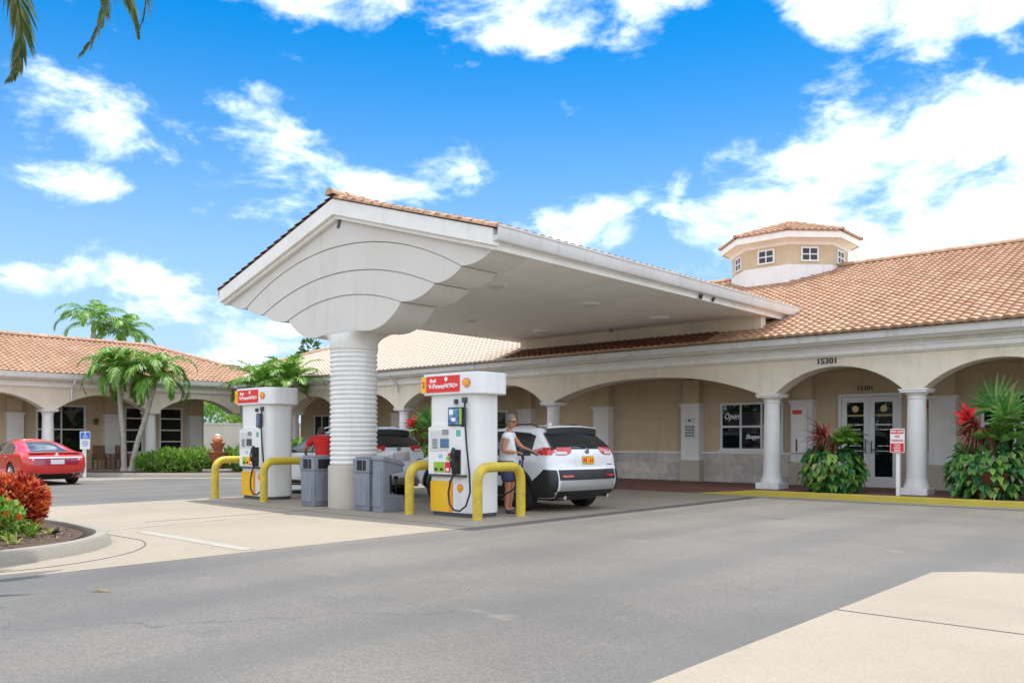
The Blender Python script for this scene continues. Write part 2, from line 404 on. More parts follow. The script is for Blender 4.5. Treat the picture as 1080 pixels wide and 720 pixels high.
# light concrete in front of the far wing
g = MB(); sheet(g, [(-31.2,8),(-28.6,10.6),(-28.4,13.2),(-26.6,15),(-22,15.6),(-18.1,15.6),(-18.1,18.85),(-31.2,18.85)], .0035); structure('parking_stall_pavement', g, concretemat('grey_concrete',(.25,.235,.21)), smooth=0)
g = MB()
strip((-27.9,11.35),(-31.3,11.35),.1,.0085); strip((-27.9,7.6),(-31.3,7.6),.1,.0085)
structure('stall_marking', g, OLDPAINT, smooth=0)

# sidewalk with its kerb
g = MB()
pr = [(18.86,-.2),(18.86,.008),(19.45,.118),(22.4,.118),(22.4,-.2)]
g.prism(pr, 'x', -33, -10.5)
pr2 = [(19.0,-.2),(19.0,.118),(22.4,.118),(22.4,-.2)]
g.prism(pr2, 'x', -9.2, 10)
vs = [(-10.5,a,b) for a,b in pr]+[(-9.2,a,b) for a,b in [(19.0,-.2),(19.0,.118),(19.45,.118),(22.4,.118),(22.4,-.2)]]
g.add(vs, [(i,i+1,6+i,5+i) for i in range(4)])
structure('sidewalk', g, PAVER, smooth=0)
g = MB()
n = 14; rows = []
for i in range(n+1):
    x = -10.9+1.7*i/n; h = .008+.125*(i/n)**1.3; y = 18.86-.06*(i/n)
    rows.append([(x,y,-.1),(x,y+.015,h-.015),(x,y+.035,h),(x,y+.22,h),(x,y+.24,h-.1)])
for k in range(24):
    x = -9.2+.8*k; y = 18.80
    for dx in (0.006, .794):
        rows.append([(x+dx,y,-.1),(x+dx,y+.015,.118),(x+dx,y+.035,.133),(x+dx,y+.22,.133),(x+dx,y+.24,.03)])
g.rows(rows); structure('curb', g, YCURB)
g = MB(); g.prism([(-33,22.4),(-33,19.0),(-33,18.85),(-31.25,18.85),(-31.25,-12),(-46,-12),(-46,22.4)], 'z', -.2, .12)
structure('wing_sidewalk', g, concretemat('wing_concrete',(.33,.305,.265)), smooth=0)

# planting bed at the wing: mulch with a kerb
bed = [(-31.2,12.5),(-29.9,13.5),(-28.4,14.7),(-27.2,15.9),(-26.6,17.2),(-26.5,18.7),(-33.2,18.7),(-33.4,12.5)]
g = MB(); g.prism(bed, 'z', -.05, .15); structure('bed_soil', g, MULCH, smooth=0)
def kerb(path, name, m, h=.15, w=.16, lean=.03, z=0):
    k = MB(); rows = []; N_ = len(path)
    for i, p in enumerate(path):
        a = Vector(path[max(i-1,0)]); b = Vector(path[min(i+1,N_-1)]); d = (b-a).normalized(); n_ = Vector((d.y,-d.x))
        q = lambda o, zz: (p[0]+n_.x*o, p[1]+n_.y*o, zz)
        rows.append([q(w/2+lean,-.05), q(w/2, z+h-.03), q(w/2-.03, z+h), q(-w/2+.02, z+h), q(-w/2, z+h-.06), q(-w/2,-.05)])
    k.rows(rows); return structure(name, k, m)
kerb([(-33.2,12.3),(-31.2,12.42),(-29.9,13.42),(-28.35,14.62),(-27.12,15.86),(-26.52,17.2),(-26.4,18.75)], 'bed_curb', CURB)

# landscaped island at the left front
isl = [(-10.2,-9),(-10.16,2.6)] + arc_pts(-12.05,2.85,1.9,-2,80,12)[1:] + [(-12.9,4.82),(-15.2,4.75),(-16.6,4.2),(-17.0,3),(-17,-9)]
inn = [(p[0]+( -.18 if p[0]>-12 else .18 if p[0]<-15.5 else 0), p[1]-(.17 if p[1]>3.6 else 0)) for p in isl]
g = MB(); g.prism(inn[::-1], 'z', -.05, .12)
# uneven mulch crumbs
for i in range(2600):
    x = random.uniform(-16.5,-10.4); y = random.uniform(-1,4.5)
    if x > -12.05 and y > 2.6 and (x+12.05)**2+(y-2.85)**2 > 1.58**2: continue
    s = random.uniform(.015,.045); a = random.uniform(0,PI)
    g.leaf((x,y,.125+random.uniform(0,.02)), (math.cos(a),math.sin(a),random.uniform(-.1,.5)), (0,0,1), s*2, s, 1, .1, .1)
structure('island_soil', g, [MULCH, leafmat('bark_chip',[(.03,.018,.012),(.085,.05,.03),(.15,.095,.06),(.22,.15,.10)],.9,0.)], smooth=0)
kerb(isl, 'island_curb', ISLAND, .15, .17, .05)
g = MB()
pan = [(-9.55,-9),(-9.55,2.9)] + arc_pts(-11.6,3.05,2.05,-5,80,12)[1:] + [(-12.2,5.05),(-12.9,5.02)]
for a, b in zip(pan, pan[1:]): strip(a, b, .018, .0082)
structure('pan_joint', g, JOINT, smooth=0)

# ------------------------------------------------------------------ roof tiles
CS, SN = math.cos(math.atan(.37)), math.sin(math.atan(.37))
def tiles(mb, org, e, up, tlen, sL, sR, pitch=.215, expo=.27, amp=.036, lip=.036, seg=6):
    org, e, up = Vector(org), Vector(e).normalized(), Vector(up).normalized()
    nr = e.cross(up)
    if nr.z < 0: nr = -nr
    nrow = int(math.ceil(tlen/expo))
    for i in range(nrow):
        t0 = i*expo; t1 = min((i+1)*expo+.02, tlen); tm = min(t0+expo*.5, tlen)
        a, b = sL(tm), sR(tm)
        if b-a < .05: continue
        k0 = math.ceil(a/pitch*seg); k1 = math.floor(b/pitch*seg)
        ss = [a]+[k*pitch/seg for k in range(k0, k1+1) if a+.004 < k*pitch/seg < b-.004]+[b]
        base = len(mb.v); n = len(ss); rj = random.uniform(-.004,.004)
        for s_ in ss:
            ph = (s_/pitch) % 1
            h = amp*math.sin(PI*min(1,max(0,(ph-.06)/.88)))**.75
            p = org+e*s_
            mb.v.append(tuple(p+up*t0+nr*(h*.55-.02)))
            mb.v.append(tuple(p+up*(t0+rj)+nr*(h+lip)))
            mb.v.append(tuple(p+up*t1+nr*h))
            for q in (1,2,3): mb.uv[len(mb.v)-q] = (s_/pitch+200.0, i+.5)
        for j in range(n-1):
            q = base+3*j
            mb.f.append((q, q+3, q+4, q+1)); mb.f.append((q+1, q+4, q+5, q+2)); mb.m += [0,0]
def tile_uv_fix(mb):
    return mb
def ridge_cap(mb, a, b, r=.12, step=.38):
    a, b = Vector(a), Vector(b); L_ = (b-a).length; d = (b-a)/L_; n = max(1,int(L_/step))
    sd = d.cross(Vector((0,0,1))).normalized(); up = sd.cross(d)
    for i in range(n):
        p0 = a+d*(L_*i/n-.03); p1 = a+d*(L_*(i+1)/n)
        base = len(mb.v)
        for p, rr in ((p0, r*1.12), (p1, r*.92)):
            for k in range(9):
                an = PI*k/8
                mb.v.append(tuple(p+sd*rr*math.cos(an)+up*(rr*math.sin(an)*.95-.02)))
                mb.uv[len(mb.v)-1] = (i+.5+a.x, 77.5)
        for k in range(8):
            mb.f.append((base+k, base+k+1, base+9+k+1, base+9+k)); mb.m.append(0)
        mb.f.append(tuple(base+k for k in range(9))); mb.m.append(0)

# ------------------------------------------------------------------ arcades
ZF, ZS, ZC = .118, 2.47, 3.30          # floor, springing of the arches, top of the arcade wall
def xform(mb, fn):
    mb.v = [fn(*v) for v in mb.v]; return mb
MAINX = lambda s, d, z: (s, 19.75+d, z)
WINGX = lambda s, d, z: (-33.85-d, s, z)
def arcade_wall(cols, peaks, T, s0, s1):
    mb = MB(); T0, T1 = 0, .55
    def bottom(s):
        for a, b, pk in zip(cols, cols[1:], peaks):
            if a <= s <= b:
                l, r = a+.21, b-.21
                if s <= l or s >= r: return ZS
                u = (s-(l+r)/2)/((r-l)/2)
                if r-l > 5: return ZS+(pk-ZS)*(1-abs(u)**2.35)
                hw = (r-l)/2; ri = pk-ZS; RR = (hw*hw+ri*ri)/(2*ri)
                return ZS+math.sqrt(max(0,RR*RR-(u*hw)**2))-(RR-ri)
        return ZS
    ss = set([s0, s1])
    for a, b in zip(cols, cols[1:]):
        ss |= {a-.21, a+.21, b-.21, b+.21}
        n = 40
        ss |= {a+.21+(b-a-.42)*i/n for i in range(n+1)}
    ss = sorted(x for x in ss if s0 <= x <= s1)
    fr = []; 
    for s_ in ss:
        z = bottom(s_)
        fr.append([(s_,T0,ZC),(s_,T0,z),(s_,T1,z),(s_,T1,ZC)])
    mb.rows(fr); return xform(mb, T)
def column_parts(s, T, parent):
    mb = MB(); c = .28
    mb.box(s-.30,s+.30,c-.30,c+.30,ZF,ZF+.15)
    pf = [(.275,ZF+.15),(.27,ZF+.2),(.24,ZF+.26),(.222,ZF+.36),(.212,ZF+.6),(.208,1.4),(.190,2.2),(.188,2.24),(.205,2.25),(.205,2.28),(.19,2.29),(.195,2.31),(.235,2.36),(.27,2.385)]
    mb.lathe(pf, (s,c,0), 28)
    mb.box(s-.285,s+.285,c-.285,c+.285,2.385,2.43); mb.box(s-.305,s+.305,c-.305,c+.305,2.43,2.468)
    xform(mb, T); return mb.build('column', COLUMN, parent, world=True, bevel=.008)
def cornice(s0, s1, T, parent):
    prof = [(0.02,3.27),(-.05,3.27),(-.07,3.30),(-.12,3.31),(-.12,3.40),(-.15,3.42),(-.15,3.455),(-.09,3.46),(-.09,3.53),(-.40,3.545),(-.40,3.75),(.3,3.76),(.3,3.27)]
    mb = MB(); mb.prism(prof, 'x', s0, s1)
    xform(mb, T); mb.build('cornice', TRIM, parent, world=True)
    mb = MB()   # gutter: a box gutter with a rolled lip
    gp = [(-.405,3.575),(-.51,3.585),(-.535,3.62),(-.545,3.745),(-.565,3.75),(-.565,3.775),(-.53,3.775),(-.52,3.65),(-.42,3.64),(-.405,3.7)]
    mb.prism(gp, 'x', s0, s1); 
    s_ = s0+2.2
    while s_ < s1:
        mb.box(s_-.012, s_+.012, -.5665, -.535, 3.585, 3.7765); s_ += 3.05
    xform(mb, T); mb.build('gutter', GUTTER, parent, world=True)
def wbox(mb, T, s0, s1, d0, d1, z0, z1, m=0):
    b = MB(); b.box(s0,s1,d0,d1,z0,z1); xform(b, T); mb.add(b.v, b.f, m)
def window(parent, T, s0, s1, z0, z1, d, nx, nz, fw=.06, name='window'):
    mb = MB()
    wbox(mb,T,s0,s1,d-.05,d+.02,z0,z0+fw); wbox(mb,T,s0,s1,d-.05,d+.02,z1-fw,z1)
    wbox(mb,T,s0,s0+fw,d-.05,d+.02,z0+fw,z1-fw); wbox(mb,T,s1-fw,s1,d-.05,d+.02,z0+fw,z1-fw)
    for i in range(1,nx):
        s_ = s0+(s1-s0)*i/nx; wbox(mb,T,s_-.028,s_+.028,d-.045,d+.02,z0+fw,z1-fw)
    for i in range(1,nz):
        z = z0+(z1-z0)*i/nz; wbox(mb,T,s0+fw,s1-fw,d-.042,d+.02,z-.028,z+.028)
    wbox(mb,T,s0-.04,s1+.04,d-.085,d-.052,z0-.045,z0+.012)
    f = mb.build(name, FRAME, parent, world=True)
    p = MB(); wbox(p,T,s0+.02,s1-.02,d-.018,d-.004,z0+.02,z1-.02)
    p.build('pane', GLASS, f, smooth=0)
    return f
def pilaster(parent, T, s, d, w=.30, white=True, top=3.1):
    mb = MB()
    wbox(mb,T,s-w-.03,s+w+.03,d-.30,d+.02,ZF,.73)
    b = mb.build('pilaster', TANPALE, parent, world=True, bevel=.012)
    m3 = MB(); wbox(m3,T,s-w+.03,s+w-.03,d-.22,d+.02,2.402,top); m3.build('pier_head', TANWALL, b, bevel=.01)
    m2 = MB()
    wbox(m2,T,s-w,s+w,d-.27,d+.02,.731,2.30); wbox(m2,T,s-w-.025,s+w+.025,d-.295,d+.02,2.30,2.345); wbox(m2,T,s-w-.05,s+w+.05,d-.32,d+.02,2.345,2.40)
    m2.build('panel', COLUMN, b, bevel=.006)
    return b

# ---------------------------------------------- main building
B = thing('arcade_building', 'long cream arcade building with clay tile roof and octagonal cupola, behind the fuel canopy', 'building', (-14,20,0))
XS = [-33.9,-30.2,-26.7,-23.2,-19.75,-16.3,-9.27,-5.87,-2.45,.95,4.35,7.75]
PK = [3.06]*5+[3.03]+[3.06]*5
arcade_wall(XS, PK, MAINX, -34.1, 7.95).build('arcade_wall', STUCCO, B, world=True)
for x in XS: column_parts(x, MAINX, B)
cornice(-33.3, 8, MAINX, B)
D0 = 2.5                                  # depth of the walkway: wall at y = 22.25
mb = MB(); mb.box(-33,8,22.25,22.5,ZF-.1,3.3); mb.box(-33.0,-32.75,22.5,34,0,3.4); mb.box(8,8.2,20,35,0,3.4)
mb.build('back_wall', TANWALL, B, world=True, smooth=0)
mb = MB(); mb.box(-33.8,8,20.3,22.25,3.12,3.2); mb.build('ceiling', TANWALL, B, world=True, smooth=0)
for a, b in ((-32.2,-8.52),(-6.76,7.9)):
    mb = MB(); mb.box(a,b,22.215,22.26,ZF,.93); mb.build('stone_cladding', STONE, B, world=True, smooth=0)
    mb = MB(); mb.box(a,b,22.18,22.27,.931,.985); mb.build('ledge', TRIM, B, world=True, smooth=0)
for s in (-29.4,-26.0,-22.6,-19.2,-15.95,-12.72,-9.35,-5.87,-2.5,.9): pilaster(B, MAINX, s, D0)
w_open = window(B, MAINX, -11.85, -9.96, 1.03, 2.39, D0, 3, 2)
window(B, MAINX, -5.08, -3.0, 1.03, 2.42, D0, 3, 2)
window(B, MAINX, -21.5, -20.2, 1.03, 2.38, D0, 2, 2)
window(B, MAINX, -24.9, -23.7, 1.03, 2.38, D0, 2, 2)
window(B, MAINX, -31.9, -30.75, 1.2, 2.42, D0, 2, 1)
# painted words on the panes (read through the zoom: Open ...)
def wtext(nm, s_, size, m, par, x, z, y=22.19, bold=.004, shear=0, sx=1., align='CENTER'):
    o = text(nm, s_, size, m, par, (x,y,z), RX, align, bold, .001, sx, False, shear); return o
wtext('lettering','Open',.24,WHITE,w_open,-11.5,2.0,22.19,.004,.35,.85)
wtext('lettering','Shoppe',.17,WHITE,w_open,-10.85,1.42,22.19,.006,.3,.8)
wtext('lettering','Open',.2,WHITE,w_open,-10.24,2.13,22.19,.006,.3,.7)
wtext('lettering','Shop',.16,WHITE,w_open,-10.26,1.86,22.19,.006,.3,.8)
mb = MB(); mb.box(-10.42,-10.06,22.186,22.19,1.5,1.66); o = mb.build('red_sticker', SIGNRED, w_open)
# double glass door
mb = MB(); dz0, dz1 = ZF+.01, 2.52
for a, b in ((-8.42,-8.34),(-6.93,-6.85)): mb.box(a,b,22.13,22.26,dz0,dz1)
mb.box(-8.34,-6.93,22.132,22.258,dz1-.07,dz1)
mb.build('door_frame', FRAME, B, world=True, smooth=0)
for i, (a, b) in enumerate(((-8.335,-7.645),(-7.635,-6.935))):
    d = MB(); y0, y1 = 22.16, 22.21
    d.box(a,a+.13,y0,y1,dz0,2.44); d.box(b-.13,b,y0,y1,dz0,2.44); d.box(a+.13,b-.13,y0,y1,dz0,dz0+.27); d.box(a+.13,b-.13,y0,y1,2.30,2.44)
    door = d.build('door', FRAME, B, world=True, smooth=0)
    p = MB(); p.box(a+.12,b-.12,22.18,22.195,dz0+.25,2.32); o = p.build('pane', GLASS, door, smooth=0)
    hx = b-.07 if i == 0 else a+.07
    h = MB(); h.tube([(hx,22.16,1.0),(hx,22.10,1.0),(hx,22.10,1.3),(hx,22.16,1.3)], .014, 8); h.tube([(hx-.0,22.13,1.08),(hx+(-.13 if i==0 else .13),22.11,1.08)], .014, 8)
    o = h.build('handle', DKGREY, door)
    cx = (a+b)/2
    e = MB(); e.lathe([(.001,0),(.085,0),(.085,.004),(.001,.004)], (cx,22.174,2.13), 20, 0, 'y'); o = e.build('emblem', GOLD, door)
    for (z, w, hh, mm) in ((1.96,.40,.06,GOLD),(1.72,.36,.05,WHITE),(1.60,.26,.04,WHITE),(1.18,.3,.03,WHITE),(1.05,.34,.03,WHITE)):
        # illegible painted words: short strokes, no letters
        e = MB(); x = cx-w/2; rr = random.Random(int(z*100)+i)
        while x < cx+w/2:
            ww = rr.uniform(.012,.03); e.box(x,x+ww,22.173,22.176,z-hh/2*rr.uniform(.5,1),z+hh/2*rr.uniform(.6,1)); x += ww+rr.uniform(.006,.018)
        o = e.build('worn_lettering', mm, door, smooth=0)
mb = MB(); mb.box(-7.03,-6.95+.0,22.172,22.177,.42,.54); mb.build('door_sticker', WHITE, B, world=True)
text('house_number','15301',.165,INK,B,(-7.77,22.24,2.66),RX,world=True,bold=.001,ext=.012,sx=1.05)
text('house_number','15301',.185,INK,B,(-7.77,19.735,3.185),RX,world=True,bold=.001,ext=.015,sx=1.1)
# red strobe by the door and the meter cabinet on the pilaster
mb = MB(); mb.box(-6.47,-6.23,22.13,22.26,2.10,2.24); mb.build('fire_alarm', SIGNRED, B, world=True, bevel=.01)
mb = MB(); mb.box(-9.60,-9.16,21.90,21.978,.98,2.22)
cab = mb.build('notice_panel', FRAME, B, world=True, bevel=.008)
def onto(o): return o
mb = MB(); mb.box(-9.56,-9.3,21.892,21.899,2.02,2.13); onto(mb.build('red_label', SIGNRED, cab, smooth=0))
mb = MB(); mb.box(-9.58,-9.2,21.892,21.899,1.44,1.97); onto(mb.build('upper_sheet', TRIM, cab, smooth=0))
mb = MB(); mb.box(-9.55,-9.18,21.892,21.899,1.0,1.40); onto(mb.build('lower_sheet', WHITE, cab, smooth=0))
mb = MB(); mb.box(-9.46,-9.42,21.88,21.891,1.03,1.36); onto(mb.build('pull_bar', WOOD, cab, smooth=0))
mb = MB(); mb.box(-12.86,-12.58,21.955,21.979,1.82,1.98); pl = mb.build('wall_plaque', PUMPG, B, world=True, smooth=0)
mb = MB(); mb.box(-12.76,-12.68,21.95,21.954,1.87,1.93); onto(mb.build('switch', INK, pl, smooth=0))
mb = MB(); mb.box(-12.88,-12.56,21.955,21.979,1.38,1.78); pl = mb.build('wall_plaque', PUMPG, B, world=True, smooth=0)
mb = MB()
for k in range(4):
    for j in range(3): mb.box(-12.85+.1*j,-12.78+.1*j,21.95,21.954,1.43+.085*k,1.48+.085*k)
onto(mb.build('plaque_text', DKGREY, pl, smooth=0))
# roof
RUN = 8.7; TL = RUN/CS; XW = -38.2
mb = MB(); tiles(mb, (XW,19.1,3.77), (1,0,0), (0,CS,SN), TL, lambda t: t*CS, lambda t: 46.2)
rf = mb.build('roof', TILEB, B, world=True, smooth=50)
mb = MB(); zr = 3.77+.37*RUN; yb = 19.1+2*RUN
mb.add([(XW,19.12,3.75),(8,19.12,3.75),(8,27.8,zr-.02),(XW+RUN,27.8,zr-.02),(XW,yb,3.75),(8,yb,3.75)], [(0,1,2,3),(3,2,5,4),(0,3,4)])
mb.add([(XW,19.12,3.74),(8,19.12,3.74),(8,yb,3.74),(XW,yb,3.74)], [(0,3,2,1)])
onto(mb.build('roof_deck', TANWALL, rf, smooth=0))
mb = MB(); ridge_cap(mb, (XW+RUN,27.8,zr+.04), (8,27.8,zr+.04), .13); ridge_cap(mb, (XW,19.1,3.83), (XW+RUN,27.8,zr+.04), .13)
onto(mb.build('ridge_cap', TILE, rf))
c0 = (-17.55,19.12,3.805)      # tile strip coloured dark red to stand in for the canopy's shade
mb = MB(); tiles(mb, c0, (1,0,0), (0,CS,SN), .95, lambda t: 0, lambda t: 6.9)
mb.build('painted_shade_tiles', mat('shade_red_tile',(.15,.05,.024),.85,.25,7,.3,50), rf, smooth=50)
mb = MB(); mb.box(XW,-33.3,19.1,19.3,3.55,3.77); mb.box(XW,-33.9,19.4,19.75,3.3,3.55); mb.build('eave_board', TRIM, B, world=True, smooth=0)
# downspout beside the third column from the canopy
for x in (-23.2,):
    mb = MB(); mb.tube([(x,19.3,3.6),(x,19.35,3.5),(x,19.62,3.3),(x,19.66,3.2),(x,19.66,3.02)], .04, 8); mb.build('downspout', GUTTER, B, world=True)

# cupola
CX, CY = -12.3, 27.9
cup = thing('cupola', None, None, (0,0,0)); cup.parent = B; cup.matrix_parent_inverse = B.matrix_basis.inverted()
def octo(r, z): r *= .945; return [(CX+r*math.cos(R(22.5+45*k)), CY+r*math.sin(R(22.5+45*k)), z) for k in range(8)]
def octloft(prof, name, m, smooth=0):
    mb = MB(); vs = []
    for r, z in prof: vs += octo(r,z)
    fs = [(i*8+k, i*8+(k+1)%8, (i+1)*8+(k+1)%8, (i+1)*8+k) for i in range(len(prof)-1) for k in range(8)]
    mb.add(vs, fs); return mb.build(name, m, cup, smooth=smooth)
octloft([(2.03,5.6),(2.03,6.98)], 'curb_wall', COLUMN)
octloft([(2.0,6.98),(2.0,7.70)], 'upper_wall', TANWALL)
octloft([(2.0,7.60),(2.06,7.62),(2.10,7.70),(2.24,7.76),(2.30,7.80),(2.34,7.80)], 'cove', TRIM)
octloft([(2.34,7.78),(2.42,7.78),(2.42,7.99),(2.2,8.0)], 'fascia', TRIM)
mb = MB()
for k in range(8):
    a = R(45*k); n_ = Vector((math.cos(a), math.sin(a), 0)); e = Vector((-n_.y, n_.x, 0))
    ap = 2.33*math.cos(R(22.5)); hw = 2.33*math.sin(R(22.5)); sl = .34; c_, s_ = math.cos(math.atan(sl)), math.sin(math.atan(sl))
    org = Vector((CX,CY,7.99))+n_*ap-e*hw
    tiles(mb, org, e, -n_*c_+Vector((0,0,s_)), ap/c_, lambda t: t*c_/ap*hw, lambda t: 2*hw-t*c_/ap*hw, .2, .3, .05, .035)
    c0 = Vector((CX,CY,7.99))+Vector((2.33*math.cos(a+R(22.5)),2.33*math.sin(a+R(22.5)),.05))
    ridge_cap(mb, c0, (CX,CY,7.99+ap*sl+.06), .09)
mb.build('cupola_roof', TILE, cup, smooth=50)
for k in range(8):
    a = R(45*k); n_ = Vector((math.cos(a), math.sin(a))); e = Vector((-n_.y, n_.x)); d_ = 1.89*math.cos(R(22.5))
    for sgn in ((0,) ):
        T = lambda s_, dd, z: (CX+n_.x*(d_-dd)+e.x*s_, CY+n_.y*(d_-dd)+e.y*s_, z)
        mb = MB(); s0, s1, z0, z1 = -.29, .29, 7.08, 7.55
        for q in ((s0,s1,z0,z0+.05),(s0,s1,z1-.05,z1),(s0,s0+.05,z0+.05,z1-.05),(s1-.05,s1,z0+.05,z1-.05),(-.018,.018,z0+.05,z1-.05)): wbox(mb,T,q[0],q[1],-.04,.02,q[2],q[3])
        wbox(mb,T,s0+.05,s1-.05,-.036,.02,(z0+z1)/2-.018,(z0+z1)/2+.018)
        wbox(mb,T,s0+.03,s1-.03,-.012,.0,z0+.03,z1-.03,1)
        mb.build('window', [FRAME, GLASS], cup, smooth=0)

# ---------------------------------------------- the wing at the left
W = thing('courtyard_wing', 'low cream arcaded wing with orange tile roof at the left, behind the two slim palms', 'building', (-37,10,0))
YS = [-7.6,-3.7,.2,4.1,8.0,11.9,15.8,19.62]
arcade_wall(YS, [3.06]*7, WINGX, -9, 19.7).build('arcade_wall', STUCCO, W, world=True)
for y in YS[:-1]: column_parts(y, WINGX, W)
cornice(-10, 19.2, WINGX, W)
mb = MB(); mb.box(-42,-36.35,-9,19.3,.1,3.3); mb.build('back_wall', TANWALL, W, world=True, smooth=0)
mb = MB(); mb.box(-36.35,-34.4,-9,22.2,3.12,3.2); mb.build('ceiling', TANWALL, W, world=True, smooth=0)
for s0, s1 in ((12.22,14.12),(7.6,9.4),(15.68,16.5),(17.2,18.28)): window(W, WINGX, s0, s1, .75, 2.75, 2.5, 2 if s1-s0 > 1.5 else 1, 4 if s1-s0 < 1.5 else 2, .08)
for s in (11.42,15.1,18.8): pilaster(W, WINGX, s, 2.5)
RUNW = 4.9
mb = MB(); tiles(mb, (-33.3,-10,3.77), (0,1,0), (-CS,0,SN), RUNW/CS, lambda t: 0, lambda t: 32.45-t*CS)
rf = mb.build('roof', TILE, W, world=True, smooth=50)
mb = MB(); zw = 3.77+.37*RUNW
mb.add([(-33.32,-10,3.75),(-33.32,22.45,3.75),(-38.2,22.45-RUNW,zw-.02),(-38.2,-10,zw-.02),(-43.1,22.45,3.75),(-43.1,-10,3.75)], [(0,1,2,3),(1,4,2),(3,2,4,5)])
mb.add([(-33.32,-10,3.74),(-33.32,22.45,3.74),(-43.1,22.45,3.74),(-43.1,-10,3.74)], [(0,1,2,3)])
o = mb.build('roof_deck', TANWALL, rf, smooth=0)
mb = MB(); ridge_cap(mb, (-38.2,-10,zw+.05), (-38.2,22.45-RUNW,zw+.05), .13); ridge_cap(mb, (-33.3,22.45,3.82), (-38.2,22.45-RUNW,zw+.05), .13)
o = mb.build('ridge_cap', TILE, rf)
y = 12.6
mb = MB(); mb.tube([(-33.35,y,3.58),(-33.4,y,3.5),(-33.68,y,3.32),(-33.72,y,3.2),(-33.72,y,2.8)], .04, 8); mb.build('downspout', GUTTER, W, world=True)
mb = MB(); mb.box(-36.25,-36.15,14.40,14.56,2.0,2.2); mb.lathe([(.02,1.95),(.07,2.0),(.08,2.16),(.03,2.22)], (-36.18,14.48,0), 12); mb.build('sconce', WOOD, W, world=True)

# garden wall seen through the corner passage
mb = MB(); mb.prism([(-54,22),(-41,34.5),(-41.2,34.7),(-54.2,22.2)], 'z', 0, 2.25); mb.prism([(-54.05,21.9),(-40.95,34.5),(-41.2,34.8),(-54.3,22.2)], 'z', 2.25, 2.36)
tag(mb.build('garden_wall', mat('pale_garden_stucco',(.60,.55,.45),.85,.05,3,.3,120,dirt=(.45,.4,.32),dscale=.7,damt=.4), smooth=0), 'pale stucco garden wall seen through the corner passage arch', 'wall')
# ------------------------------------------------------------------ fuel canopy
KX, KY = -13.62, 10.42
K = thing('fuel_canopy', 'white fuel canopy with tiled gable and scalloped shell bracket on one fat ribbed column', 'canopy', (KX,KY,0))
SL = .30
def bez(a, b, bulge, n=8):
    a, b = Vector(a), Vector(b); d = b-a; nrm = Vector((d.y,-d.x)).normalized()
    if nrm.y > 0: nrm = -nrm
    c = (a+b)/2+nrm*bulge*2*d.length
    return [tuple(a*(1-t)**2+c*2*t*(1-t)+b*t*t) for t in [i/n for i in range(n+1)]]
cus = [(4.22,4.50),(3.42,4.29),(2.74,4.08),(1.82,3.86),(.60,3.44)]
pk = [None,5.15,4.63,4.17]
def arcz(k, x, off=0):
    a, z = cus[k]; sg = pk[k]-z; RR = (a*a+sg*sg)/(2*sg)
    return pk[k]+off-RR+math.sqrt(max(0,RR*RR-x*x))
def layer(k, y0):
    mb = MB(); right = []
    if k == 0: right += [(0,6.0),(4.22,6.0-4.22*SL)]
    else:
        a = cus[k][0]-.012; right += [(x, arcz(k,x,-.014)) for x in [a*i/16 for i in range(17)]]
    lob = bez(cus[k], cus[k+1], .10 if k < 3 else .14, 9)
    right += lob[(0 if k == 0 else 1):]
    if k < 3: right += [(x, arcz(k+1,x)) for x in [cus[k+1][0]*(15-i)/16 for i in range(16)]]
    left = [(-x,z) for x,z in right if x > 1e-6][::-1]
    poly = [(KX+x,z) for x,z in right+left]
    mb.prism(poly, 'y', y0, 10.96)
    return mb
allb = MB()
for k in range(4):
    l = layer(k, 10.06+.014*k); allb.add(l.v, l.f)
bk = [(0,5.9),(4.1,4.62)]
for k in range(4): bk += [(x*.985, z+.03) for x, z in bez(cus[k],cus[k+1],.08,6)]
bk = [(KX+x,z) for x,z in bk+[(-x,z) for x,z in bk[::-1] if x > 0]]
allb.prism(bk,'y',10.13,10.92)
allb.build('scalloped_bracket', BRACKET, K, world=True, smooth=25)
mb = MB()     # the small dark mark on the gable
mb.prism([(-13.66,5.50),(-13.60,5.50),(-13.52,5.72),(-13.515,5.78),(-13.55,5.78),(-13.60,5.68)], 'y', 10.03, 10.06)
mb.build('gable_vent', DKGREY, K, world=True)
# column: smooth pedestal, ribbed shaft, flared cap
mb = MB(); mb.lathe([(.505,0),(.505,.80),(.49,.835),(.46,.84)], (KX,KY,0), 48)
mb.build('column_pedestal', mat('beige_plaster',(.50,.45,.37),.8,.05,3,.25,90,dirt=(.36,.3,.23),dscale=1.6,damt=.5), K, world=True)
pf = []; z = .84; st = 2.28/25
for k in range(25):
    for q, rr in ((0,.440),(.10,.444),(.2,.463),(.5,.472),(.8,.463),(.90,.444)): pf.append((rr, z+q*st))
    z += st
pf.append((.432,z)); 
mb = MB(); mb.lathe(pf, (KX,KY,0), 64); mb.build('ribbed_shaft', COLUMN, K, world=True, smooth=60)
mb = MB(); mb.lathe([(.43,3.10),(.475,3.11),(.485,3.15),(.475,3.19)], (KX,KY,0), 48)
rows = []
for i in range(10):           # the round shaft flares into the rectangular foot of the bracket
    f = i/9; z = 3.19+.252*f; q = f**2.2; row = []
    for j in range(65):
        a = 2*PI*j/64; c_, s_ = math.cos(a), math.sin(a); k_ = max(abs(c_)/.60, (-s_)/.345 if s_ < 0 else s_/.53)
        rr = .475*(1-q)+(1/k_)*q; row.append((KX+c_*rr, KY+.0+s_*rr, z))
    rows.append(row)
mb.rows(rows); mb.build('column_cap', BRACKET, K, world=True, smooth=50)
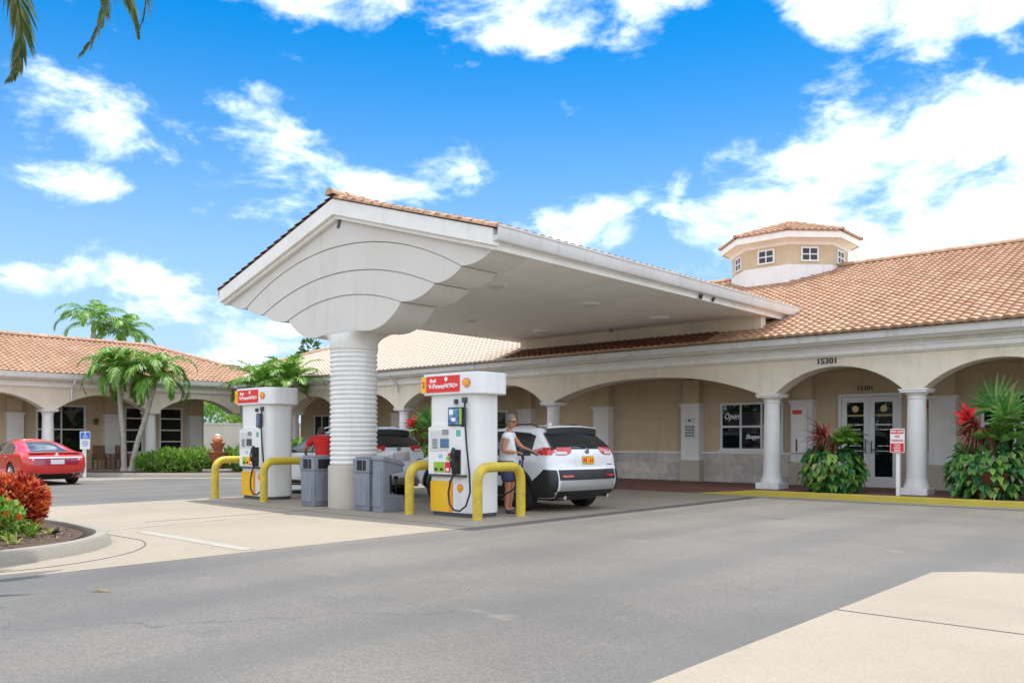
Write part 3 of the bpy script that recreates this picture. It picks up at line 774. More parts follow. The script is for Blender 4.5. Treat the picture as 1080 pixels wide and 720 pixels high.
# soffit, back beam, fascia boards
mb = MB(); mb.box(KX-4.18,KX+4.18,10.7,21.4,4.452,4.5); mb.build('soffit', SOFFIT, K, world=True, smooth=0)
mb = MB(); mb.box(KX-3.95,KX+4.1,19.94,20.2,3.95,4.4515); mb.build('back_beam', STUCCO, K, world=True, smooth=0)
for sx in (-1,1):
    mb = MB()
    pr_ = [(sx*4.18,4.435),(sx*4.24,4.435),(sx*4.24,4.52),(sx*4.27,4.53),(sx*4.27,4.76),(sx*4.18,4.76)]
    mb.prism([(KX+a,b) for a,b in pr_], 'y', 10.06, 22.3)
    mb.build('eave_board', TRIM, K, world=True)
for sx in (-1,1):
    mb = MB()
    top = lambda x: 6.04-SL*x
    q = [(0,top(0)),(4.30,top(4.30)),(4.30,top(4.30)-.27),(0,top(0)-.30)]
    mb.prism([(KX+sx*a,b) for a,b in q], 'y', 9.90, 10.056)
    q = [(0,top(0)-.30),(4.27,top(4.27)-.272),(4.24,top(4.24)-.34),(0,top(0)-.37)]
    mb.prism([(KX+sx*a,b-.002) for a,b in q], 'y', 9.97, 10.0575)
    mb.build('rake_board', TRIM, K, world=True, smooth=0)
for sx in (-1,1):
    mb = MB()
    gp = [(4.272,4.55),(4.37,4.56),(4.40,4.60),(4.41,4.77),(4.43,4.775),(4.43,4.80),(4.39,4.80),(4.385,4.64),(4.29,4.63),(4.272,4.72)]
    mb.prism([(KX+sx*a,b) for a,b in gp], 'y', 9.92, 22.2)
    mb.build('gutter', GUTTER, K, world=True)
c3, s3 = math.cos(math.atan(SL)), math.sin(math.atan(SL))
mb = MB()
tiles(mb, (KX+4.36,9.88,4.775), (0,1,0), (-c3,0,s3), 4.36/c3, lambda t: 0, lambda t: 16.0)
tiles(mb, (KX-4.36,9.88,4.775), (0,1,0), (c3,0,s3), 4.36/c3, lambda t: 0, lambda t: 16.0)
rf = mb.build('roof', TILE, K, world=True, smooth=50)
mb = MB(); 
for sx in (-1,1): mb.add([(KX+sx*4.27,9.93,4.765),(KX+sx*4.27,24,4.765),(KX,24,6.04),(KX,9.93,6.04)], [(0,1,2,3)])
mb.build('roof_deck', TANWALL, rf, smooth=0)
mb = MB(); ridge_cap(mb, (KX,9.85,6.13), (KX,25.6,6.14), .12)
for sx in (1,): ridge_cap(mb, (KX+sx*4.36,9.95,4.775), (KX+sx*.05,9.95,6.065), .08 if sx > 0 else .05, .29)
mb.build('ridge_cap', TILE, rf)
for x in (-11.58,-15.5):
    for y in (12.4,15.55,18.5):
        m_ = MB(); m_.lathe([(.001,4.405),(.19,4.405),(.235,4.41),(.245,4.42),(.245,4.455),(.001,4.455)], (x,y,0), 28)
        l = m_.build('recessed_light', TRIM, K, world=True)
        m_ = MB(); m_.lathe([(.001,4.37),(.10,4.375),(.16,4.39),(.175,4.404),(.001,4.404)], (x,y,0), 20); m_.build('lens', PUMPG, l)
m_ = MB(); m_.lathe([(.001,4.36),(.045,4.37),(.06,4.41),(.06,4.452)], (-13.86,19.6,0), 16); m_.build('camera_dome', BIN, K, world=True)
m_ = MB(); m_.lathe([(.001,4.40),(.04,4.41),(.05,4.43),(.07,4.452)], (-10.9,11.6,0), 12); m_.build('sprinkler', CHROME, K, world=True)
# small dark clearance figures under the gutter on the eave board
ry = Matrix.Rotation(PI/2,4,'Z') @ RX
text('clearance_mark',"14'",.13,INK,K,(KX+4.2715,16.62,4.487),ry,world=True,bold=.008,ext=.012); text('clearance_mark','0"',.12,INK,K,(KX+4.2715,17.2,4.487),ry,world=True,bold=.008,ext=.012)

# ------------------------------------------------------------------ fuel pumps
def plan(xl, cx_, r, yl, n=14):
    """flat sides, small-radius left end, round right end"""
    p = []; q = .10
    for i in range(5): a = PI+PI/2*i/4; p.append((xl+q+q*math.cos(a), -yl+q+q*math.sin(a)))
    for i in range(2*n+1):      # squarish right end
        a = -PI/2+PI*i/(2*n); c_, s_ = math.cos(a), math.sin(a); p.append((cx_-.12+(r+.12)*abs(c_)**.5, yl*math.copysign(abs(s_)**.5, s_)))
    for i in range(5): a = PI/2+PI/2*i/4; p.append((xl+q+q*math.cos(a), yl-q+q*math.sin(a)))
    return p
def shell_badge(mb, c, r, ex, ez, ny, m_red=0, m_yel=1):
    """scallop badge: red rim and yellow fan"""
    c, ex, ez, ny = Vector(c), Vector(ex), Vector(ez), Vector(ny)
    def fan(rr, off, m):
        pts = [(-.32,-.85),(.32,-.85),(.45,-.6)]
        for i in range(15):
            a = R(-28+236*i/14); k = .97+.06*abs(math.sin(i*PI/2)); pts.append((math.cos(a)*k, math.sin(a)*.92*k+.05))
        pts.append((-.45,-.6))
        n = len(pts); lo = [c+ex*(p[0]*rr)+ez*(p[1]*rr)+ny*.001 for p in pts]; hi = [p+ny*off for p in lo]
        mb.add(lo+hi, [tuple(range(n,2*n))]+[(i,(i+1)%n,n+(i+1)%n,n+i) for i in range(n)], m)
    fan(r, .004, m_red); fan(r*.84, .007, m_yel)
    for i in range(5):
        a = R(50+20*i); d = ex*math.cos(a)+ez*math.sin(a); b = c-ez*r*.6+ny*.0085; t_ = ny.cross(d).normalized()*r*.03
        e = b+d*r*1.2; mb.add([b-t_,b+t_,e+t_,e-t_], [(0,1,2,3)], m_red)
def make_pump(loc, label, num):
    P = thing('fuel_pump', label, 'fuel pump', loc, 0, 'fuel pumps on the two sides of the ribbed column')
    mb = MB(); mb.prism(plan(-.60,.17,.33,.33), 'z', 0, .075); mb.build('kick_base', DKGREY, P)
    mb = MB(); mb.prism(plan(-.62,.17,.35,.35), 'z', .075, 2.13)
    for x in (.40,):                                   # vertical joints of the cladding
        for sy in (-1,1):
            yy = .35*max(0,1-max(0,(x-.05)/.47)**4)**.25; mb.box(x-.006,x+.006,sy*yy-.004,sy*yy+.004,.08,2.12)
    mb.build('body', PUMPW, P, bevel=.006)
    h = MB(); h.prism(plan(-.74,.22,.46,.43), 'z', 2.125, 2.50); hd = h.build('header', PUMPW, P, bevel=.018)
    n0 = len(P.children)
    for sy in (-1,):
        rot = RX if sy < 0 else Matrix.Rotation(PI,4,'Z') @ RX
        Y = sy*.435
        mb = MB(); a0, a1 = -.60, .24
        mb.box(a0*-sy if sy<0 else -a1, a1*-sy if sy<0 else -a0, Y-.004, Y+.004, 2.17, 2.455); mb.build('sign', SIGNRED, hd, smooth=0)
        mb = MB(); mb.box(-.735 if sy<0 else .0+.27, -.615 if sy<0 else .39, Y-.003, Y+.003, 2.165, 2.455); mb.build('number_tag', SIGNYEL, hd, smooth=0)
        Yt = Y+sy*.005; sgn = 1 if sy < 0 else -1
        cx0 = -.18 if sy < 0 else .18-.36+.0
        if sy > 0: cx0 = -(-.18)-.0-.0
        text('lettering','Shell',.085,WHITE,hd,(cx0-.245*sgn,Yt,2.375),rot,bold=.003,sx=1.0)
        text('lettering','V-Power',.118,WHITE,hd,(cx0-.15*sgn,Yt,2.275),rot,bold=.003,sx=.98)
        text('lettering','NiTRO+',.098,WHITE,hd,(cx0+.215*sgn,Yt,2.278),rot,bold=.003,sx=.95)
        if sy < 0: text('lettering',num,.15,SIGNRED,hd,(-.675,Yt,2.31),rot,bold=.004)
        mb = MB(); shell_badge(mb,(cx0+.09*sgn,Yt,2.392),.042,(sgn,0,0),(0,0,1),(0,sy,0),0,0); mb.build('emblem', WHITE, hd, smooth=0)
    nx, ny = 0.06, -1.0; l = math.hypot(nx,ny); nx/=l; ny/=l
    mb = MB(); shell_badge(mb,(.40,-.436,2.31),.085,(-ny,nx,0),(0,0,1),(nx,ny,0)); mb.build('emblem',[SIGNRED,SIGNYEL],hd,smooth=0)
    for sy in (-1,):
        q = lambda mb_, x0,x1,z0,z1,d=.012,m=0,o=.43: mb_.box(x0 if sy<0 else -x1+0, x1 if sy<0 else -x0, min(sy*o,sy*(o+d)), max(sy*o,sy*(o+d)), z0, z1, m)
        if sy > 0: continue
        # upper dispenser head with its arched top, proud of the body
        mb = MB(); pts = [(-.57,.735),(.33,.735),(.33,1.56)]+[(-.12+.36*math.cos(R(t)),1.56+.075*math.sin(R(t))) for t in range(20,161,14)]+[(-.57,1.56)]
        mb.prism(pts,'y',-.50,-.425); dsp = mb.build('dispenser_head', PUMPW, P, bevel=.012)
        mb = MB(); mb.box(-.57,.33,-.51,-.425,.70,.732); mb.build('drip_ledge', DKGREY, P, bevel=.004)
        mb = MB(); mb.box(-.57,-.10,-.442,-.428,.085,.62); mb.build('panel', [SIGNYEL], P, smooth=0)
        mb = MB(); mb.box(-.098,-.015,-.443,-.428,.085,.64); mb.build('panel', ORANGE, P, smooth=0)
        mb = MB(); shell_badge(mb,(.17,-.432,.50),.075,(1,0,0),(0,0,1),(0,-1,0)); mb.build('emblem',[SIGNRED,SIGNYEL],P,smooth=0)
        F_ = lambda x0,x1,z0,z1,m,nm,t=.012: (lambda b: (b.box(x0,x1,-.50-t,-.498,z0,z1), b.build(nm,m,dsp,bevel=.003)))(MB())[1]
        F_(-.52,-.06,1.14,1.50,PUMPG,'bezel',.006)
        F_(-.25,-.04,1.20,1.36,mat('blue_lcd',(.09,.18,.30),.2,.2,9) if num=='2' else DKGREY,'display',.012)
        sp = MB()
        for i in range(5):
            for j in range(4): sp.box(-.20+.033*i,-.18+.033*i,-.510,-.505,1.43+.024*j,1.445+.024*j)
        sp.build('speaker_grille', DKGREY, dsp, smooth=0)
        kp = MB()
        for i in range(3):
            for j in range(4): kp.box(-.45+.045*i,-.415+.045*i,-.512,-.505,1.19+.045*j,1.222+.045*j)
        kp.build('keypad', BIN, dsp, smooth=0)
        F_(-.06,.02,1.06,1.11,SIGNRED,'card_slot'); F_(-.10,-.02,.99,1.05,GREEN,'receipt_slot'); F_(.14,.25,1.40,1.51,mat('teal_sticker',(.12,.42,.38),.5),'sticker',.004)
        F_(-.30,-.2,1.02,1.09,mat('pale_blue_sticker',(.35,.5,.65),.5),'sticker',.004)
        for i,(x0,mm) in enumerate(((-.42,GREEN),(-.28,SIGNYEL if num=='1' else GREEN),(-.13,SIGNRED))):
            F_(x0,x0+.13,.775,.955,mm,'grade_button',.010)
            b = MB(); b.box(x0+.03,x0+.10,-.515,-.51,.80,.85); b.build('label', WHITE if i==2 else INK, dsp, smooth=0)
        F_(.045,.255,.75,1.17,BLACK,'nozzle_boot',.02)
        nz = MB(); nz.tube([(.15,-.56,.98),(.15,-.60,1.10),(.15,-.57,1.20)],[.035,.045,.03],10); nz.tube([(.15,-.58,1.03),(.15,-.60,.90),(.15,-.57,.78),(.15,-.55,.74)],[.035,.03,.028,.02],10); nz.tube([(.15,-.62,1.12),(.15,-.66,1.0),(.15,-.62,.86),(.15,-.58,.82)],.012,6)
        nz.build('nozzle', BLACK, P)
        ho = MB(); ho.tube([(.15,-.56,.76),(.06,-.56,.62),(.03,-.58,.42),(.08,-.60,.24),(.20,-.61,.14),(.33,-.60,.13),(.44,-.56,.22),(.50,-.52,.45),(.48,-.52,.8),(.43,-.53,1.2),(.38,-.52,1.6),(.345,-.50,1.85),(.33,-.47,2.02)], .017, 8)
        ho.build('hose', BLACK, P)
        tv = MB(); tv.box(-.035,.325,-.53,-.44,1.58,1.90) if num=='2' else tv.box(.13,.30,-.50,-.44,1.62,1.92); t = tv.build('video_screen', BLACK, P, bevel=.006)
        nt_ = mat('screen_picture',(.10,.22,.42),.2,.75,11) if num=='2' else mat('screen_picture_dim',(.12,.17,.25),.3,.5,14)
        b = MB(); b.box(-.015,.245,-.534,-.53,1.605,1.88) if num=='2' else b.box(.15,.28,-.504,-.50,1.64,1.90); b.build('picture', nt_, t, smooth=0)
        if num=='2':
            b = MB(); b.box(.25,.305,-.534,-.53,1.605,1.88); b.build('side_banner', GREEN, t, smooth=0)
            b = MB(); b.box(.0,.1,-.536,-.5345,1.77,1.86); b.box(.06,.16,-.536,-.5345,1.66,1.72); b.build('caption', WHITE, t, smooth=0)
        b = MB(); b.box(.07,.12,-.49,-.42,1.96,2.04); b.box(.24,.34,-.47,-.42,1.98,2.07); b.build('hose_bracket', DKGREY, P, bevel=.004)
    for ch in SC.objects:
        if ch.parent == P and not ch.name.startswith(('body','header','kick_base')): ch.location.y += .08
    return P
make_pump((-10.58,10.59,0), 'white fuel pump with a large blue video screen, nearest the suv being fuelled', '2')
make_pump((-16.95,10.59,0), 'white fuel pump without a large video screen, farther away under the palm fronds', '1')

# ------------------------------------------------------------------ U-shaped pipe bollards
def bollard(x, y, label, L_=1.08, h=.88):
    t = thing('pipe_bollard', label, 'bollard', (x,y+L_/2,0), 0, 'yellow pipe bollards round the pumps')
    r, c = .083, .24; p = [(0,-L_/2,-.05),(0,-L_/2,h-c)]
    for i in range(1,9): a = PI/2*i/8; p.append((0,-L_/2+c-c*math.cos(a), h-c+c*math.sin(a)))
    q = [(0,-b[1],b[2]) for b in p[::-1]]
    mb = MB(); mb.tube(p+q, r, 16); mb.build('bent_pipe', YELLOW, t)
    for s in (-1,1):
        mb = MB(); mb.lathe([(.14,.004),(.135,.014),(.09,.016)], (0,s*L_/2,0), 16); mb.build('base_ring', CURB, t)
bollard(-9.74,9.98,'yellow pipe bollard nearest the woman, both legs showing')
bollard(-11.40,9.95,'yellow pipe bollard between the grey service unit and the pump with video screen')
bollard(-15.98,9.85,'yellow pipe bollard with its bar running behind the lone grey bin')
bollard(-17.84,9.75,'yellow pipe bollard beside the farther pump, in front of the fountain')

# ------------------------------------------------------------------ bins and service unit
def litter_bin(x0, y0, label, w=.48):
    t = thing('litter_bin', label, 'bin', (x0+w/2,y0+w/2,0), 0, 'grey litter bins beside the ribbed column')
    a = w/2; b = a-.02
    mb = MB(); vs = [(s*b_,t_*b_,z) for z,b_ in ((.0,b-.02),(.05,b),(.72,a-.005)) for s,t_ in ((-1,-1),(1,-1),(1,1),(-1,1))]
    mb.add(vs, [(3,2,1,0)]+[(4*i+k,4*i+(k+1)%4,4*i+4+(k+1)%4,4*i+4+k) for i in range(2) for k in range(4)]+[(8,9,10,11)])
    mb.box(-b+.06,b-.06,-a-.002,-a+.03,.10,.66); mb.box(a-.03,a+.002,-b+.06,b-.06,.10,.66); mb.build('bin_body', BIN, t, bevel=.012)
    mb = MB(); mb.box(-a-.005,a+.005,-a-.005,a+.005,.722,.99); mb.box(-a+.03,a-.03,-a+.03,a-.03,.99,1.025); hood = mb.build('hood', BIN, t, bevel=.02)
    for (x0_,x1_) in ((-.11,.05),(.075,.16)):
        m2 = MB(); m2.box(x0_,x1_,-a-.010,-a-.004,.765,.955); m2.build('opening', BINDK, hood, smooth=0)
    m2 = MB(); m2.box(a+.0055,a+.010,-.14,.14,.765,.955); m2.build('opening', BINDK, hood, smooth=0)
litter_bin(-14.60,9.82,'grey litter bin left of the ribbed column, below the man in red')
litter_bin(-12.97,9.90,'grey litter bin between the ribbed column and the service unit')
t = thing('service_unit', 'grey windscreen service unit with a recessed side between the bin and a yellow bollard', 'service unit', (-12.27,10.2,0))
mb = MB(); mb.prism([(-.27,0),(.23,0),(.23,.30),(-.10,.34),(-.10,.70),(.23,.74),(.23,.88),(-.27,1.0)], 'x', -.15, .15)
mb.build('cabinet', BIN, t, bevel=.012)
mb = MB(); mb.prism([(-.29,.96),(.25,.84),(.25,.90),(.1,.97),(-.25,1.035),(-.29,1.02)], 'x', -.17, .17); mb.build('lid', BIN, t, bevel=.015)
mb = MB(); mb.box(-.14,.145,-.099,-.05,.36,.69); mb.build('recess', BINDK, t, smooth=0)
mb = MB(); mb.box(-.11,.11,-.285,-.268,.10,.80); mb.build('door', BIN, t, bevel=.008)
mb = MB(); mb.tube([(.05,.12,.3),(.05,.14,.62)],.012,6); mb.box(.01,.09,.11,.15,.6,.66); mb.build('squeegee', BLACK, t)
# ------------------------------------------------------------------ cars (local +x is forward, x = 0 the rear, +y the left side)
class Car:
    def __init__(s, xr, xf, wz, ztop, z0, length, rr=.24, rf=.42, bulge=.07, crown=.035, fb=.05):
        s.xr_, s.xf_, s.wz_, s.zt, s.z0, s.L, s.rr, s.rf, s.bulge, s.crown, s.fb = xr, xf, wz, ztop, z0, length, rr, rf, bulge, crown, fb
    def xr(s, z): return smoothtab(s.xr_, z)
    def xf(s, z): return smoothtab(s.xf_, z)
    def base(s, x, z):
        u = (x-s.L*.5)/(s.L*.5)
        return smoothtab(s.wz_, z)*(1-.05*abs(u)**4)
    def Y(s, x, z):
        y = s.base(x,z); d = x-s.xr(z); e = s.xf(z)-x
        for dd, r in ((d,min(s.rr,y*.6)),(e,min(s.rf,y*.6))):
            if dd < r: dd = max(dd,0); y = y-r+math.sqrt(max(0,r*r-(r-dd)**2))
        return y
    def ye(s, z, rear=True):
        x = s.xr(z) if rear else s.xf(z); return s.Y(x,z)
    def rearx(s, y, z):
        return s.xr(z)-s.bulge*(1-min(1,(y/s.ye(z)))**2)
    def body(s, arches, ra):
        zs = [s.z0+(s.zt-s.z0)*(1-(1-i/34)**1.25) for i in range(35)]
        ts = [.5-.5*math.cos(PI*i/44) for i in range(45)]
        bm = bmesh.new(); V = {}
        NY = 8
        for i, z in enumerate(zs):
            a, b = s.xr(z), s.xf(z); ya, yb = s.ye(z), s.ye(z,False)
            loop = []
            for t in ts: x = a+(b-a)*t; loop.append((x, s.Y(x,z), z))
            for k in range(1,NY): y = yb*(1-2*k/NY); loop.append((b+s.fb*(1-(y/yb)**2), y, z))
            for t in ts[::-1]: x = a+(b-a)*t; loop.append((x, -s.Y(x,z), z))
            for k in range(1,NY): y = -ya*(1-2*k/NY); loop.append((a-s.bulge*(1-(y/ya)**2), y, z))
            V[i] = [bm.verts.new(p) for p in loop]
        n = len(V[0])
        for i in range(len(zs)-1):
            for j in range(n): bm.faces.new((V[i][j],V[i+1][j],V[i+1][(j+1)%n],V[i][(j+1)%n]))
        # roof: strips across between the left and right top edges, slightly crowned
        top = V[len(zs)-1]; m_ = len(ts); z = s.zt
        prev = None
        for j in range(m_):
            l = top[j]; r = top[m_+NY-1+m_-1-j]
            row = [l]
            for k in range(1,NY):
                if j == 0: row.append(top[n-k])
                elif j == m_-1: row.append(top[m_+k-1])
                else:
                    f = k/NY; p = l.co.lerp(r.co,f); q = math.sin(PI*j/(m_-1))**.5
                    row.append(bm.verts.new((p.x,p.y,p.z+s.crown*(1-(2*f-1)**2)*q)))
            row.append(r)
            if prev:
                for k in range(NY): bm.faces.new((prev[k],prev[k+1],row[k+1],row[k]))
            prev = row
        bm.faces.new([v for v in V[0]][::-1])
        bmesh.ops.recalc_face_normals(bm, faces=bm.faces[:])
        me = bpy.data.meshes.new('car_body'); bm.to_mesh(me); bm.free()
        o = bpy.data.objects.new('car_body_source', me); COL.objects.link(o)
        cut = MB()
        for x in arches:
            for sy in (-1,1): cut.lathe([(ra,sy*.56 if sy>0 else -1.2),(ra,1.2 if sy>0 else -.56)], (x,0,.335), 40, 0, 'y')
        co = cut.build('wheel_well_source', BLACK, None, smooth=0)
        bm = bmesh.new(); bm.from_mesh(co.data); bmesh.ops.recalc_face_normals(bm, faces=bm.faces[:]); bm.to_mesh(co.data); bm.free()
        md = o.modifiers.new('b','BOOLEAN'); md.object = co; md.operation = 'DIFFERENCE'; md.solver = 'EXACT'
        dg = bpy.context.evaluated_depsgraph_get(); me2 = bpy.data.meshes.new_from_object(o.evaluated_get(dg))
        bpy.data.objects.remove(o); bpy.data.objects.remove(co)
        return me2
    def side(s, lo, hi, x0, x1, off=.004, n=20, k=8):
        out = []
        for sy in (1,-1):
            rows = []
            for i in range(n+1):
                t = (i/n)**2 if x0 < .05 else i/n; x = x0+(x1-x0)*t; a, b = lo(x), hi(x); r = []
                for j in range(k+1):
                    z = a+(b-a)*j/k; xx = s.xr(z)+(x1-s.xr(z))*t if x0 < .05 else x; r.append((xx, sy*(s.Y(xx,z)+off), z))
                rows.append(r)
            out.append(rows)
        return out
    def rear(s, yl, yr, z0, z1, off=.004, n=10, k=6):
        """yl, yr: functions of z"""
        rows = []
        for i in range(k+1):
            z = z0+(z1-z0)*i/k; a, b = yl(z), yr(z)
            rows.append([(s.rearx(a+(b-a)*j/n, z)-off, a+(b-a)*j/n, z) for j in range(n+1)])
        return rows
def wheel(parent, x, y, r, side, rim=CHROME, spokes=5):
    w = thing('wheel', None, None, (x,y,r)); w.parent = parent
    t = .115
    mb = MB(); mb.lathe([(r*.66,-t),(r*.93,-t),(r*.985,-t*.8),(r,-t*.5),(r,t*.5),(r*.985,t*.8),(r*.93,t),(r*.70,t),(r*.66,t*.8),(r*.66,-t)], (0,0,0), 40, 0, 'y', caps=False)
    mb.build('tyre', RUBBER, w)
    mb = MB(); o = side*t
    mb.lathe([(r*.60,o*.5),(r*.67,o*.8),(r*.69,o*.95),(r*.64,o*.98),(r*.60,o*.8)], (0,0,0), 36, 0, 'y', caps=False)
    mb.lathe([(.001,o*.85),(.05,o*.86),(.06,o*.7),(.06,o*.3)], (0,0,0), 14, 0, 'y', caps=False)
    for k in range(spokes):
        a = 2*PI*k/spokes+.3
        for da in (-.13,.13):
            p0 = (math.cos(a+da)*.045, o*.78, math.sin(a+da)*.045); p1 = (math.cos(a+da*1.3)*r*.63, o*.86, math.sin(a+da*1.3)*r*.63)
            mb.tube([p0,p1],[.022,.026],6)
    mb.build('rim', rim, w)
    mb = MB(); mb.lathe([(.001,o*.2),(r*.6,o*.2)], (0,0,0), 24, 0, 'y', caps=False); mb.build('hub_shade', BLACK, w)

def arch_trim(c, parent, x, ra, m=BLACK, w=.075, off=.014):
    for sy in (1,-1):
        mb = MB(); rows = []
        for i in range(25):
            a = R(-14+208*i/24); r_ = []
            for rr, o in ((ra-.004,-.05),(ra-.004,off),(ra+w*.8,off),(ra+w,-.01)):
                xx = x+rr*math.cos(a); z = .335+rr*math.sin(a); r_.append((xx, sy*(c.Y(xx,max(z,c.z0))+o), z))
            rows.append(r_)
        mb.rows(rows, flip=(sy<0)); mb.build('wheel_arch_trim', m, parent)

def suv(loc, rz, label, rugged=True):
    t = thing('parked_car', label, 'car', loc, rz)
    XR = [(.26,.22),(.36,.09),(.46,.02),(.62,0),(.76,.03),(.84,.075),(1.0,.09),(1.12,.12),(1.2,.17),(1.32,.31),(1.43,.44),(1.50,.50),(1.55,.53),(1.60,.58)]
    XF = [(.26,4.2),(.36,4.42),(.5,4.55),(.75,4.53),(.9,4.42),(.98,4.12),(1.03,3.75),(1.08,3.42),(1.2,3.12),(1.35,2.75),(1.47,2.42),(1.55,2.05),(1.60,1.75)]
    WZ = [(.26,.86),(.36,.92),(.5,.945),(.75,.95),(.95,.945),(1.08,.915),(1.2,.865),(1.43,.765),(1.52,.70),(1.57,.62),(1.60,.48)]
    c = Car(XR,XF,WZ,1.598,.26,4.58,.15,.42,.085)
    RA = .40; wx = (.93,3.60)
    me = c.body(wx, RA); me.materials.clear(); me.materials.append(CARWHITE)
    me.polygons.foreach_set('use_smooth',[True]*len(me.polygons)); me.set_sharp_from_angle(angle=R(30))
    o = bpy.data.objects.new('body', me); COL.objects.link(o); o.parent = t
    def put(rows_list, nm, m, par=t):
        for i, r in enumerate(rows_list):
            mb = MB(); mb.rows(r, flip=(i%2==1)); o_ = mb.build(nm, m, par, smooth=40)
        return o_
    belt = lambda x: 1.06+.02*max(0,(1.6-x))
    def top(x):
        return lerp([(.30,1.2),(.55,1.38),(.8,1.45),(1.4,1.49),(2.1,1.48),(2.45,1.41),(2.9,1.22),(3.15,1.09)], x)
    put(c.side(lambda x: belt(x)-.035, lambda x: max(belt(x)-.03, top(x)+.02), .60, 3.18, .003, 40), 'window_surround', BLACK)
    qlo = lambda x: lerp([(.68,1.40),(.98,belt(.98)),(1.2,belt(1.2))], x)
    sw = put(c.side(lambda x: max(belt(x), qlo(x)), lambda x: max(belt(x), top(x)), .70, 1.14, .0065, 16), 'side_window', CARGLASS)
    put(c.side(belt, lambda x: max(belt(x),top(x)), 1.24, 2.06, .0065, 16), 'side_window', CARGLASS)
    put(c.side(belt, lambda x: max(belt(x)+.002,top(x)-.01), 2.14, 3.02, .0065, 22), 'side_window', CARGLASS)
    # windscreen over the front
    rows = []
    for i in range(9):
        z = 1.10+(1.52-1.10)*i/8; ye = c.ye(z,False)
        rows.append([(c.xf(z)+c.fb*(1-(y/ye)**2)+.006, y, z) for y in [ye*.96*(1-2*k/8) for k in range(9)]])
    mb = MB(); mb.rows(rows); mb.build('windscreen', CARGLASS, t)
    # rear glass between roof spoiler and lamps
    gl = lambda z: lerp([(1.18,.76),(1.45,.65)], z)
    put([c.rear(lambda z:-gl(z)-.05, lambda z:gl(z)+.05, 1.165, 1.475, .003, 14, 8)], 'glass_surround', BLACK)
    rg = put([c.rear(lambda z:-gl(z)+.0, lambda z:gl(z)-.0, 1.195, 1.46, .007, 14, 8)], 'rear_window', CARGLASS)
    mb = MB(); mb.tube([(c.rearx(.0,1.21)-.02,.0,1.205),(c.rearx(.15,1.24)-.03,.1,1.235),(c.rearx(.3,1.25)-.02,.36,1.225)], [.02,.013,.008], 6); mb.build('wiper', BLACK, rg)
    # roof spoiler: white lip above a black underside
    mb = MB(); rows = []
    for x_, z_, yy in ((.80,1.592,.60),(.56,1.59,.63),(.42,1.572,.655),(.40,1.555,.66),(.425,1.542,.65),(.52,1.535,.62)):
        rows.append([(x_-.05*(1-(k/5-1)**2), yy*(1-k/5), z_+.03*(1-(k/5-1)**2)) for k in range(11)])
    mb.rows(rows); mb.build('spoiler', CARWHITE, t)
    mb = MB(); mb.rows([[(.425-.06*(1-(k/5-1)**2)+dx, (.655+.03*dx)*(1-k/5), z_+.02*(1-(k/5-1)**2)) for k in range(11)] for dx,z_ in ((.0,1.55),(-.005,1.50),(.0,1.435),(.03,1.42))]); mb.build('spoiler_underside', BLACK, t)
    for sy in (-1,1):
        # lamp clusters: red over clear, wrapping on to the flank
        lm = MB()
        yo = lambda z: .80
        r = c.rear(lambda z: sy*lerp([(1.06,.52),(1.10,.40),(1.20,.36)],z), lambda z: sy*c.ye(z)*.999, 1.06, 1.20, .012, 10, 5); lm.rows(r)
        def lo(x): return lerp([(.0,1.06),(.30,1.06),(.58,1.135)], x)
        def hi(x): return lerp([(.0,1.20),(.35,1.20),(.58,1.14)], x)
        rows = []
        for i in range(15):
            x = c.xr(1.12)+.0+(.58-c.xr(1.12))*i/14
            rr = []
            for k in range(6):
                z = lo(x)+(hi(x)-lo(x))*k/5; xx = max(x, c.xr(z)); rr.append((xx, sy*(c.Y(xx,z)+.012), z))
            rows.append(rr)
        lm.rows(rows); L_ = lm.build('tail_lamp', TAILRED, t)
        cl = MB(); cl.rows(c.rear(lambda z: sy*.50, lambda z: sy*.74, 1.075, 1.125, .016, 6, 3)); cl.build('clear_lens', TAILCLEAR, L_)
        mi = MB(); mi.ball((3.02, sy*1.02, 1.10), .09, .10, .075); mi.tube([(3.02,sy*.86,1.06),(3.02,sy*.97,1.08)],.03,6); mi.build('mirror', CARWHITE if not rugged else BLACK, t)
        rl = MB(); rl.tube([(.75,sy*.58,1.585),(.9,sy*.59,1.635),(2.0,sy*.58,1.635),(2.25,sy*.56,1.58)], .016, 6); rl.build('roof_rail', BLACK if rugged else SILVER, t)
        hd = MB(); rows = []
        for i in range(7):
            x = 4.0+.45*i/6; rows.append([(x, sy*(c.Y(x,z)+.006), z) for z in (.72,.76,.80,.84)])
        hd.rows(rows); hd.build('headlight', TAILCLEAR, t)
    # number plate and recess
    put([c.rear(lambda z:-.32, lambda z:.32, .84, 1.06, .003, 8, 4)], 'plate_recess', CARWHITE if rugged else SILVER)
    pl = put([c.rear(lambda z:-.155, lambda z:.155, .885, 1.035, .016, 6, 2)], 'number_plate', mat('plate_orange',(.80,.33,.03),.45,.25,14) if rugged else TAILCLEAR)
    if rugged:
        xx = c.rearx(0,.96)-.019
        mb = MB(); mb.box(xx-.001,xx,-.135,.0,.955,1.005)
        for y_ in (-.12,-.07,.05,.10): mb.box(xx-.002,xx-.0005,y_,y_+.028,.925,.995,1)
        mb.box(xx-.001,xx,.02,.15,.89,.915,2)
        mb.build('plate_marks', [SIGNYEL,SIGNRED,GREEN], pl, smooth=0)
    e = MB(); e.lathe([(.001,-.006),(.055,-.006),(.06,0),(.001,0)], (c.rearx(0,1.12)-.008,0,1.12), 20, 0, 'x'); e.build('emblem', CHROME, t)
    put([c.rear(lambda z:-.74, lambda z:-.56, .865, .885, .006, 4, 1), c.rear(lambda z:.58, lambda z:.72, .865, .885, .006, 4, 1)], 'badge', CHROME)
